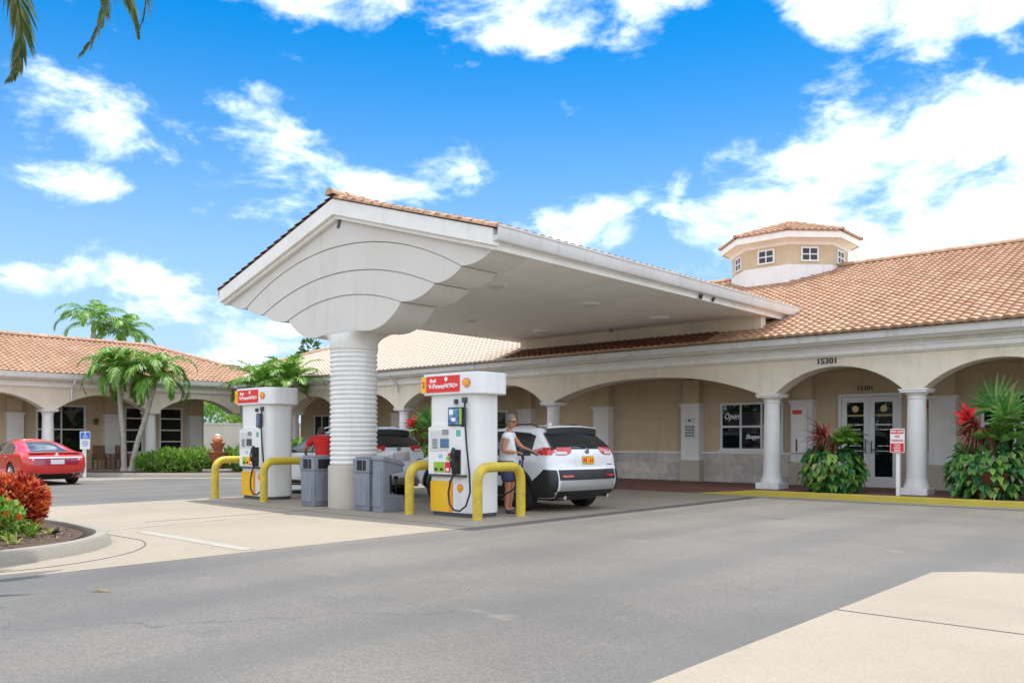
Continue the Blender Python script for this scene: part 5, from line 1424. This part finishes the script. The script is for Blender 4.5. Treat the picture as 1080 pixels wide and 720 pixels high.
def bush(loc, rad, n, L_, W, m, label, name='shrub', cat='shrub', group=None, seed=1, extra=None, **kw):
    rnd = random.Random(seed); t = thing(name, label, cat, loc, 0, group)
    mb = MB(); stems(mb, (0,0,0), rad[2]*1.5, min(rad[0],rad[1])*.7, 9, rnd); mb.build('stems', BARK, t)
    mb = MB(); leafy(mb, (0,0,rad[2]*1.02), rad, n, L_, W, rnd, zmin=.03, **kw); mb.build('foliage', m, t, smooth=0)
    if extra: extra(t, rnd)
    return t
GC = 'red croton shrubs on the kerbed island'
bush((-12.60,3.98,.12), (.44,.40,.37), 3600, .10, .045, CROTON, 'red and orange croton shrub nearest the island tip', 'croton_shrub', group=GC, seed=2)
bush((-13.15,3.75,.12), (.40,.40,.36), 2600, .10, .045, CROTON, 'red croton shrub second from the island tip, behind the flowering bush', 'croton_shrub', group=GC, seed=3)
bush((-13.75,3.45,.12), (.45,.42,.37), 2200, .10, .045, CROTON, 'red croton shrub cut off by the left edge of the photo', 'croton_shrub', group=GC, seed=5)
def flowers(t, rnd):
    mb = MB()
    for k in range(26):
        d = Vector((rnd.gauss(0,1),rnd.gauss(0,1),abs(rnd.gauss(0,.7)))).normalized(); c = Vector((d.x*.30,d.y*.30,.24+d.z*.25))
        for j in range(26):
            q = Vector((rnd.gauss(0,1),rnd.gauss(0,1),rnd.gauss(0,1))).normalized()
            mb.leaf(c+q*.02, q+d*.4, d, .03, .022, 0, .2, .2)
    mb.build('flower_heads', ORFLOWER, t, smooth=0)
bush((-11.72,3.48,.12), (.30,.30,.235), 1100, .085, .045, FRESH, 'green bush dotted with orange flower heads at the left edge', 'flowering_bush', 'bush', seed=7, extra=flowers)
def tuft(px, py, label, n=46, L_=.26, seed=1):
    D, x, y = gp(px, py, .12); rnd = random.Random(seed)
    mb = MB()
    for k in range(n):
        a = rnd.uniform(0,2*PI); e = rnd.uniform(.5,1.4); d = Vector((math.cos(a)*math.cos(e),math.sin(a)*math.cos(e),math.sin(e))); w = Vector((-math.sin(a),math.cos(a),0))*.006
        b = Vector((rnd.uniform(-.05,.05),rnd.uniform(-.05,.05),0)); l = L_*rnd.uniform(.6,1.1); m_ = b+d*l*.55; tp = b+d*l+Vector((math.cos(a)*.05,math.sin(a)*.05,-.05))
        mb.add([b-w,b+w,m_+w,m_-w,tp],[(0,1,2,3),(3,2,4)])
    o = mb.build('grass_tuft', LIME if seed != 3 else FRESH, smooth=0); o.location = (x,y,.12)
    tag(o, label, 'grass tuft', 'grass tufts on the mulch of the island')
tuft(33,566,'bright green grass tuft in the middle of the three tufts',60,.30,3)
tuft(12,574,'pale grass tuft nearest the left kerb',34,.22,2)
tuft(53,563,'small yellowish grass tuft nearest the island tip',22,.16,5)
D_, x_, y_ = gp(58,566,.12)
t = thing('garden_spotlight', 'tiny black garden spotlight stuck in the mulch', 'spotlight', (x_,y_,.12))
mb = MB(); mb.tube([(0,0,-.03),(0,0,.05)],.008,6); mb.build('spike', BLACK, t); mb = MB(); mb.tube([(-.03,-.02,.05),(.03,.03,.085)],[.022,.03],10); mb.build('lamp_head', BLACK, t)

# shrubs of the bed
GS = 'leafy green shrubs in the bed before the wing'
for i,(px,D,rx,rz,lab) in enumerate(((160,31.3,.52,.34,'low green shrub at the foot of the leaning palm'),(180,31.0,.62,.42,'fullest light green shrub midway between palm and fountain'),(202,31.2,.55,.38,'light green shrub just left of the fountain'))):
    x, y = at(px, D); bush((x,y,.13), (rx,rx,rz), 1100, .17, .075, FRESH, lab, group=GS, seed=40+i)
for i,(px,D,rx,rz,lab) in enumerate(((212,33.4,.45,.33,'broad leaved plant behind the fountain on its left'),(246,31.6,.42,.36,'broad leaved plant between the fountain and the farther pump'),(306,30.0,.5,.55,'green plant half hidden behind the farther pump'))):
    x, y = at(px, D); bush((x,y,.13), (rx,rx,rz), 420, .34, .12, FRESH, lab, 'broad_leaved_plant', 'plant', seed=50+i, up=.7)
# fountain
x, y = at(229.5,31.0)
t = thing('garden_fountain', 'tiered terracotta garden fountain with a ball on top in the planting bed', 'fountain', (x,y,.12))
mb = MB(); mb.lathe([(.55,-.05),(.55,.10),(.50,.14),(.36,.15),(.001,.15)], (0,0,0), 28); mb.build('base', mat('grey_stone',(.22,.20,.18),.85,.15,8), t)
mb = MB(); mb.lathe([(.15,.15),(.17,.22),(.20,.40),(.33,.68),(.38,.74),(.38,.77),(.33,.77),(.2,.74)], (0,0,0), 28); mb.build('lower_bowl', TERRA, t)
mb = MB(); mb.lathe([(.14,.74),(.15,.80),(.20,.95),(.26,1.06),(.27,1.09),(.22,1.09),(.1,1.07)], (0,0,0), 28); mb.build('upper_bowl', TERRA, t)
mb = MB(); mb.ball((0,0,1.20),.185,.185,.15,20,12); mb.build('ball', mat('glossy_terracotta',(.55,.19,.05),.3,.12,6,coat=.5), t)
mb = MB()
for k in range(40):
    a = random.uniform(0,2*PI); mb.tube([(0,0,1.33),(.03*math.cos(a),.03*math.sin(a),1.42),(.10*math.cos(a),.10*math.sin(a),1.36)],.006,4)
mb.build('water_jet', WHITE, t)

# trees beyond
def tree(px, D, h, rad, label, m, seed, n=2600, L_=.35, name='broadleaf_tree'):
    rnd = random.Random(seed); x, y = at(px, D); t = thing(name, label, 'tree', (x,y,0))
    mb = MB(); mb.tube([(0,0,-.1),(.1,0,h*.45),(0,.05,h*.8)],[.2,.14,.05],8)
    cl = []
    for k in range(9):
        a = rnd.uniform(0,2*PI); e = Vector((math.cos(a)*rad*rnd.uniform(.2,.75),math.sin(a)*rad*rnd.uniform(.2,.75),h*rnd.uniform(.66,.98)))
        mb.tube([(.05,0,h*.45),tuple(e*.5+Vector((0,0,h*.28))),tuple(e)],[.07,.045,.015],5); cl.append(e)
    mb.build('trunk', BARK, t)
    mb = MB()
    for e in cl: leafy(mb, e, (rad*.42,rad*.42,rad*.34), n//9, L_, L_*.42, rnd, shell=.3)
    mb.build('crown', m, t, smooth=0); return t
tree(322,62,8.4,1.5,'tall thin tree showing above the palms, left of the column',MIDG,61,1300,.4)
tree(342,66,7.9,1.3,'dark tree top just over the roof beside the column',MIDG,62,1000,.4)
bush((*at(224,59),0), (2.6,2.6,2.05), 3800, .34, .15, FRESH, 'big light green bush showing above the garden wall in the passage', 'garden_bush', 'bush', seed=63)

# the wood on the far side of the road behind the photographer: seen in the window glass
rnd = random.Random(77); mb = MB()
for k in range(26):
    x = -78+3.9*k+rnd.uniform(-1,1); y = -38+rnd.uniform(-3,3); h = rnd.uniform(5.5,9)
    leafy(mb, (x,y,h*.52), (3.0,2.6,h*.5), 420, .95, .5, rnd, shell=.35)
    mb.tube([(x,y,0),(x+.2,y,h*.5)],[.25,.12],6)
tag(mb.build('distant_wood', MIDG, smooth=0), 'green wood across the road mirrored in the window panes', kind='stuff')
# tropical planters
def planter(loc, label, s=1.0, seed=1, lean=1, flower=True, fans=True, pot=True):
    rnd = random.Random(seed); t = thing('tropical_planter', label, 'planter', loc, 0)
    mb = MB(); mb.lathe([(.26,0),(.30,.04),(.40,.42),(.43,.46),(.43,.52),(.38,.52),(.36,.44),(.001,.42)], (0,0,0), 28); mb.build('pot', TERRA, t)
    mb = MB()       # trailing heart-shaped leaves round the rim
    for k in range(420):
        a = rnd.uniform(0,2*PI); f = rnd.random(); r_ = (.36+.27*math.sin(PI*min(1,f*1.05))+rnd.uniform(-.12,.1))*(1+.15*math.sin(3*a+seed)); z = .02+.95*f
        d = Vector((math.cos(a)+rnd.uniform(-.5,.5),math.sin(a)+rnd.uniform(-.5,.5),-.9+.9*f+rnd.uniform(-.5,.5)))
        mb.leaf((r_*math.cos(a)*s,r_*math.sin(a)*s,z*s), d, (math.cos(a)+rnd.uniform(-.6,.6),math.sin(a)+rnd.uniform(-.6,.6),.6+rnd.uniform(-.6,.5)), .24*rnd.uniform(.6,1.25), .175*rnd.uniform(.7,1.2), 0, .12, .25)
    mb.build('trailing_leaves', DEEP, t, smooth=0)
    mb = MB()
    for k in range(90):
        a = rnd.uniform(-2.6,.3); f = rnd.random(); r_ = .55+.18*math.sin(PI*f)
        mb.leaf((r_*math.cos(a)*s,r_*math.sin(a)*s,(.15+.75*f)*s), (math.cos(a),math.sin(a),-.6), (math.cos(a),math.sin(a),.8), .23*rnd.uniform(.6,1.2), .15, 0, .12, .25)
    mb.build('bright_leaves', FRESH, t, smooth=0)
    mb = MB()       # drooping strap leaves
    for k in range(190):
        a = rnd.uniform(0,2*PI); e = rnd.uniform(-.1,1.2); l = rnd.uniform(.3,.62)*s
        b = Vector((-.15*lean+rnd.uniform(-.1,.1),-.1+rnd.uniform(-.1,.1),.98*s)); d = Vector((math.cos(a)*math.cos(e),math.sin(a)*math.cos(e),math.sin(e))); w = Vector((-math.sin(a),math.cos(a),0))*.014
        m_ = b+d*l*.6; tp = b+d*l*.85+Vector((math.cos(a)*.1,math.sin(a)*.1,-.28*s)); mb.add([b-w,b+w,m_+w,m_-w,tp],[(0,1,2,3),(3,2,4)])
    mb.build('strap_leaves', STRAPS, t, smooth=0)
    mb = MB()       # dark red ti leaves
    for k in range(58):
        a = rnd.uniform(1.6,4.6) if lean > 0 else rnd.uniform(2.2,5); e = rnd.uniform(.1,1.2)
        b = Vector((-.22+rnd.uniform(-.1,.1),-.05+rnd.uniform(-.1,.1),(1.02+rnd.uniform(0,.3))*s)); d = Vector((math.cos(a)*math.cos(e),math.sin(a)*math.cos(e),math.sin(e)))
        mb.leaf(b, d, (-d.x,-d.y,1), rnd.uniform(.35,.7)*s, .07, 0, .2, .3)
    mb.build('red_leaves', REDLEAF, t, smooth=0)
    mb = MB()
    nf = 13
    for k in range(nf):
        a = rnd.uniform(-1.2,1.6) if lean > 0 else rnd.uniform(-1.6,2.4)
        frond(mb, (.08,0,1.0*s), a, rnd.uniform(.5,1.35), rnd.uniform(.7,1.05)*s, 1.2, 18, .035, .34*s, .3, .3, rnd=rnd)
    mb.build('palm_fronds', PALMG, t, smooth=0)
    if flower:
        mb = MB(); c = Vector((-.34,-.25,1.42*s))
        for a, e, l in ((2.7,.1,.30),(3.6,.5,.28),(1.8,.9,.30),(4.6,.3,.26),(5.6,.9,.25),(3.1,1.2,.32),(4.0,-.2,.24)):
            d = Vector((math.cos(a)*math.cos(e),math.sin(a)*math.cos(e),math.sin(e))); mb.leaf(c, d, (0,-1,.4), l*1.1*s, .17*s, 0, .22, .3)
        mb.tube([tuple(c-Vector((-.1,-.1,.5))),tuple(c)],.012,6)
        mb.build('red_flower', SCARLET, t, smooth=20)
    if fans:
        mb = MB()   # fan palm leaves: pleated blades
        for (bx,by,bz,a,e,L2) in (((.05,-.05,1.05,2.85,.62,.75),(.25,-.1,1.0,5.6,1.2,1.05),(.42,.0,1.0,.2,.9,1.0),(.15,-.2,1.0,4.4,.45,.55),(.45,-.15,.95,5.2,.5,.6),(.1,.1,1.1,1.6,1.3,1.2))):
            d = Vector((math.cos(a)*math.cos(e),math.sin(a)*math.cos(e),math.sin(e))); sd = Vector((-math.sin(a),math.cos(a),0)); b = Vector((bx,by,bz))*s; hub = b+d*L2*.45*s
            mb.tube([tuple(b-Vector((0,0,.2))),tuple(hub)],.010,5)
            for j in range(19):
                an = R(-105+210*j/18); q = (d*math.cos(an)+sd*math.sin(an)).normalized(); nn = sd.cross(d); l = L2*.62*s*(.75+.25*math.cos(an))
                w = (d*-math.sin(an)+sd*math.cos(an))*.034*s; m_ = hub+q*l*.55+nn*.02; tp = hub+q*l-Vector((0,0,.05))
                mb.add([hub,m_+w,tp,m_-w,m_+nn*.02],[(0,1,4),(1,2,4),(0,4,3),(4,2,3)])
        mb.build('fan_leaves', leafmat('fan_palm_leaf',[(.05,.20,.03),(.09,.28,.04),(.16,.36,.06),(.40,.45,.16)],.35,.3), t, smooth=0)
    return t
planter((-7.62,19.75,.118), 'tropical planter with red and green leaves hiding part of the glass doors', 1.0, 3, 1, False, False).scale = (.9,.9,1.04)
planter((-4.40,19.75,.118), 'tropical planter with a big scarlet flower and fan palm leaves, cut by the photo edge', 1.12, 8, 1, True, True).scale = (.9,.9,1.04)
planter((-21.3,19.35,.118), 'tropical planter with red flower behind the half hidden suv', 1.22, 14, -1, True, True)

# ------------------------------------------------------------------ signs and small things
def sign_plate(mb, x0,x1,y0,y1,z0,z1): mb.box(x0,x1,y0,y1,z0,z1)
t = thing('no_parking_sign', 'red and white no parking sign on a white square post before a column', 'sign', (-6.03,19.28,.12)); t.scale = (.9,.9,.96)
mb = MB(); mb.box(-.042,.042,-.04,.04,0,1.50); mb.build('post', TRIM, t, bevel=.006)
mb = MB(); mb.box(-.165,.165,-.072,-.052,.98,1.52); pl = mb.build('plate', WHITE, t, bevel=.004)
mb = MB(); mb.box(-.15,.15,-.076,-.073,1.405,1.50); mb.build('red_band', SIGNRED, pl, smooth=0)
mb = MB(); mb.box(-.15,.15,-.076,-.073,.995,1.19); mb.build('red_band', SIGNRED, pl, smooth=0)
for s_, z, sz, m in (('FIRE LANE',1.452,.062,WHITE),('NO',1.345,.075,SIGNRED),('PARKING',1.25,.066,SIGNRED),('TOW',1.145,.055,WHITE),('AWAY',1.085,.055,WHITE),('ZONE',1.027,.05,WHITE)):
    text('lettering', s_, sz, m, pl, (0,-.0765,z), RX, bold=.002, ext=.001)
t = thing('accessible_parking_sign', 'blue and white accessible parking sign on a white post behind the red sedan', 'sign', (-31.05,12.02,.0))
rz = Matrix.Rotation(PI/2,4,'Z')
mb = MB(); mb.box(-.05,.05,-.05,.05,0,1.5); mb.build('post', TRIM, t, bevel=.006)
mb = MB(); mb.box(.052,.07,-.17,.17,1.0,1.62); pl = mb.build('plate', WHITE, t, bevel=.004)
mb = MB(); mb.box(.0705,.074,-.155,.155,1.36,1.60); mb.build('blue_panel', BLUESIGN, pl, smooth=0)
mb = MB(); mb.lathe([(.001,.0745),(.026,.0745),(.026,.077),(.001,.077)], (0,0,1.555), 12, 0, 'x'); mb.tube([(.075,-.0,1.52),(.075,0,1.46),(.075,.05,1.455),(.075,.065,1.40)],.011,6)
mb.tube([(.075,.045*math.cos(a)-.01,1.435+.045*math.sin(a)) for a in [R(120+24*i) for i in range(10)]],.009,6); mb.build('wheelchair_symbol', WHITE, pl, smooth=0)
mb = MB()
for z, w in ((1.27,.2),(1.20,.22),(1.13,.16)): mb.box(.0705,.073,-w/2,w/2,z-.015,z+.015)
mb.build('text_lines', BLUESIGN, pl, smooth=0)
for i,(y, lab) in enumerate(((14.35,'brown slatted wooden chair under the arcade beside the upright palm'),(15.25,'brown slatted wooden chair under the arcade between the two palm trunks'))):
    t = thing('wooden_chair', lab, 'chair', (-35.3,y,.12), R(90), 'brown chairs under the wing arcade')
    for sx in (-.26,.26):
        for sy in (-.24,.24):
            mb = MB(); mb.box(sx-.03,sx+.03,sy-.03,sy+.03,0,.60 if sy < 0 else .55); mb.build('leg', WOOD, t)
        mb = MB(); mb.box(sx-.05,sx+.05,-.30,.28,.602,.63); mb.build('armrest', WOOD, t)
    mb = MB(); [mb.box(-.23,.23,-.26+.1*k,-.175+.1*k,.40,.43) for k in range(5)]; mb.build('seat', WOOD, t)
    mb = MB(); [mb.prism([(.22,.40),(.25,.40),(.36,.98),(.33,.98)],'x',-.24+.1*k,-.16+.1*k) for k in range(5)]; mb.build('backrest', WOOD, t)
t = thing('ceiling_fan', 'dark ceiling fan hanging under the wing arcade at the far left', 'ceiling fan', (-35.0,11.3,3.12))
mb = MB(); mb.tube([(0,0,0),(0,0,-.12)],.02,8); mb.lathe([(.02,-.12),(.10,-.14),(.11,-.22),(.05,-.27),(.001,-.28)],(0,0,0),16); mb.build('motor', BLACK, t)
for k in range(4):
    a = R(20+90*k); mb = MB(); c_, s_ = math.cos(a), math.sin(a)
    mb.prism([(c_*.1-s_*.04,s_*.1+c_*.04),(c_*.1+s_*.04,s_*.1-c_*.04),(c_*.62+s_*.07,s_*.62-c_*.07),(c_*.62-s_*.07,s_*.62+c_*.07)],'z',-.20,-.19); mb.build('blade', WOOD, t)
D_, x_, y_ = gp(92,624,0)
mb = MB(); mb.leaf((0,0,.0),(.75,.66,.05),(0,0,1),.24,.035,0,.3,.05); o = mb.build('fallen_leaf', mat('dry_leaf',(.42,.26,.06),.7,.2,30), smooth=0); o.location = (x_,y_,.006); tag(o,'dry yellow leaf lying on the asphalt','leaf')
# ------------------------------------------------------------------ daylight
SUN = Vector((-.42,1.0,4.7)).normalized()
EL = math.asin(SUN.z); ROT = math.atan2(SUN.x, SUN.y)
w = bpy.data.worlds.new('World'); SC.world = w; w.use_nodes = True
nt = w.node_tree; nt.nodes.clear(); Lk = nt.links.new
def WN(t, **k):
    n = nt.nodes.new('ShaderNode'+t)
    for a, v in k.items(): setattr(n, a, v)
    return n
out = WN('OutputWorld'); bg = WN('Background'); Lk(bg.outputs[0], out.inputs[0])
sky = WN('TexSky', sky_type='NISHITA'); sky.sun_disc = False; sky.sun_elevation = EL; sky.sun_rotation = ROT
sky.air_density = 1.0; sky.dust_density = 1.6; sky.ozone_density = 2.5; sky.altitude = 0
hs = WN('HueSaturation'); hs.inputs['Saturation'].default_value = 1.38; hs.inputs['Value'].default_value = .59; tint = WN('VectorMath', operation='MULTIPLY'); tint.inputs[1].default_value = (.72,.96,1.12); Lk(sky.outputs[0], tint.inputs[0]); Lk(tint.outputs[0], hs.inputs['Color'])
tc = WN('TexCoord'); dirv = tc.outputs['Generated']
nm = WN('VectorMath', operation='NORMALIZE'); Lk(dirv, nm.inputs[0]); dirv = nm.outputs[0]
def wdir(px, py):
    x, y = at(px, 1.0); return Vector((x, y, (463-py)/890.)).normalized()
# clouds: soft lobes of the sky dome, broken up by noise
blobs = [  # px, py, width px, height px, strength
 (960,205,155,75,.86),(1060,150,155,75,.9),(880,245,130,45,.9),(760,222,95,40,.72),(830,215,95,47,.74),(1110,240,190,70,1.0),(990,262,160,35,.85),(700,208,40,14,.5),
 (560,12,125,40,.84),(470,2,175,40,.76),(330,2,140,20,.55),(620,-30,130,60,.9),
 (92,118,95,48,.66),(190,155,85,36,.62),(280,165,80,50,.74),(305,195,85,46,.72),(150,150,80,26,.6),(370,205,75,26,.58),(430,205,50,16,.5),(20,120,50,30,.4),
 (240,112,50,17,.62),(282,98,36,13,.58),(90,192,68,20,.68),(488,180,50,28,.5),(620,238,60,32,.82),(40,294,90,19,.74),(145,290,80,22,.74),(185,330,95,14,.66),(350,62,40,9,.5),(505,70,35,8,.5),(915,10,75,20,.55),(1060,10,80,26,.72),(1080,45,40,26,.7),
 (600,255,40,14,.6),(715,300,70,20,.7),(540,240,40,12,.5),(300,345,40,10,.6),(230,226,45,9,.35),(380,140,26,12,.35),(20,405,120,12,.3),
]
n1 = WN('TexNoise'); n1.inputs['Scale'].default_value = 9.; n1.inputs['Detail'].default_value = 9; n1.inputs['Roughness'].default_value = .62; n1.inputs['Distortion'].default_value = .25
st = WN('VectorMath', operation='MULTIPLY'); st.inputs[1].default_value = (1,1,2.0); Lk(dirv, st.inputs[0]); Lk(st.outputs[0], n1.inputs['Vector'])
acc = None
def math_(op, a, b, clamp=False):
    m = WN('Math', operation=op); m.use_clamp = clamp
    for i, v in enumerate((a,b)):
        if v is None: continue
        if isinstance(v,(int,float)): m.inputs[i].default_value = v
        else: Lk(v, m.inputs[i])
    return m.outputs[0]
def lobe(c, a, zr, s):
    d = WN('VectorMath', operation='SUBTRACT'); Lk(dirv, d.inputs[0]); d.inputs[1].default_value = c
    e = WN('VectorMath', operation='MULTIPLY'); Lk(d.outputs[0], e.inputs[0]); e.inputs[1].default_value = (1/a,1/a,1/zr)
    l = WN('VectorMath', operation='DOT_PRODUCT'); Lk(e.outputs[0], l.inputs[0]); Lk(e.outputs[0], l.inputs[1])
    m = WN('Math', operation='MULTIPLY_ADD'); Lk(l.outputs['Value'], m.inputs[0]); m.inputs[1].default_value = -.5*s; m.inputs[2].default_value = s
    return m.outputs[0]
for (px,py,wp,hp,s) in blobs:
    c = wdir(px,py); k = 1/math.sqrt(1+((px-540)/890)**2+((463-py)/890)**2)
    f = lobe(c, wp/890*k*.95, hp/890*k*1.05, s)
    acc = f if acc is None else math_('MAXIMUM', acc, f)
# near-overcast added over the unseen rest of the dome to brighten the shade
n2 = WN('TexNoise'); n2.inputs['Scale'].default_value = 2.4; n2.inputs['Detail'].default_value = 3; Lk(dirv, n2.inputs['Vector'])
fwd = Vector((-.6687,.7437,.2)).normalized()
dp = WN('VectorMath', operation='DOT_PRODUCT'); Lk(dirv, dp.inputs[0]); dp.inputs[1].default_value = fwd
mr = WN('MapRange'); mr.inputs[1].default_value = .70; mr.inputs[2].default_value = .5; mr.inputs[3].default_value = -2.; mr.inputs[4].default_value = .1; Lk(dp.outputs['Value'], mr.inputs[0])
rest = math_('ADD', math_('MULTIPLY', math_('SUBTRACT', n2.outputs[0], .17), 6.0), mr.outputs[0]); rest = math_('MINIMUM', rest, .95)
acc = math_('MAXIMUM', acc, rest); acc = math_('MAXIMUM', acc, -.6)
dens = math_('ADD', math_('SUBTRACT', acc, .52), math_('MULTIPLY', math_('SUBTRACT', n1.outputs[0], .5), 2.7))
cov = WN('MapRange', interpolation_type='SMOOTHSTEP'); cov.inputs[1].default_value = -.22; cov.inputs[2].default_value = .75; Lk(dens, cov.inputs[0])
n3 = WN('TexNoise'); n3.inputs['Scale'].default_value = 14.; n3.inputs['Detail'].default_value = 6; Lk(st.outputs[0], n3.inputs['Vector'])
cr = WN('ValToRGB'); cr.color_ramp.elements[0].position = .40; cr.color_ramp.elements[0].color = (.50,.56,.66,1); cr.color_ramp.elements[1].position = .68; cr.color_ramp.elements[1].color = (1,1,1,1); Lk(n3.outputs[0], cr.inputs[0])
CLOUD = 10.5
cb = WN('VectorMath', operation='SCALE'); Lk(cr.outputs[0], cb.inputs[0]); cb.inputs['Scale'].default_value = CLOUD
sp = WN('SeparateXYZ'); Lk(dirv, sp.inputs[0])      # pale, moist air towards the horizon
hz = WN('MapRange', interpolation_type='SMOOTHSTEP'); hz.inputs[1].default_value = .47; hz.inputs[2].default_value = .0; hz.inputs[3].default_value = 0.; hz.inputs[4].default_value = .85; Lk(sp.outputs['Z'], hz.inputs[0])
mh = WN('Mix', data_type='RGBA'); Lk(hz.outputs[0], mh.inputs[0]); Lk(hs.outputs[0], mh.inputs[6]); mh.inputs[7].default_value = (2.3,3.05,3.95,1)
mx = WN('Mix', data_type='RGBA'); Lk(cov.outputs[0], mx.inputs[0]); Lk(mh.outputs[2], mx.inputs[6]); Lk(cb.outputs[0], mx.inputs[7])
Lk(mx.outputs[2], bg.inputs[0]); bg.inputs[1].default_value = .125
w.cycles.sampling_method = 'MANUAL'; w.cycles.sample_map_resolution = 512

ld = bpy.data.lights.new('sun','SUN'); ld.energy = 2.0; ld.angle = R(.53); ld.color = (1,.955,.88)
lo = bpy.data.objects.new('sun', ld); COL.objects.link(lo); lo.rotation_euler = SUN.to_track_quat('Z','Y').to_euler(); lo.location = (0,0,40)

cd = bpy.data.cameras.new('camera'); cd.sensor_width = 36; cd.lens = 890/1080*36; cd.shift_y = (463-360)/1080; cd.clip_start = .05; cd.clip_end = 3000
cam = bpy.data.objects.new('camera', cd); COL.objects.link(cam); cam.location = (0,0,1.35); cam.rotation_euler = (PI/2,0,math.atan2(.6687,.7437)); SC.camera = cam
vs = SC.view_settings; vs.view_transform = 'Standard'; vs.look = 'None'; vs.gamma = 1; vs.exposure = 1.18; vs.use_curve_mapping = False
SC.render.engine = 'CYCLES'; SC.cycles.max_bounces = 8; SC.cycles.diffuse_bounces = 5; SC.cycles.use_denoising = True; SC.cycles.sample_clamp_indirect = 6
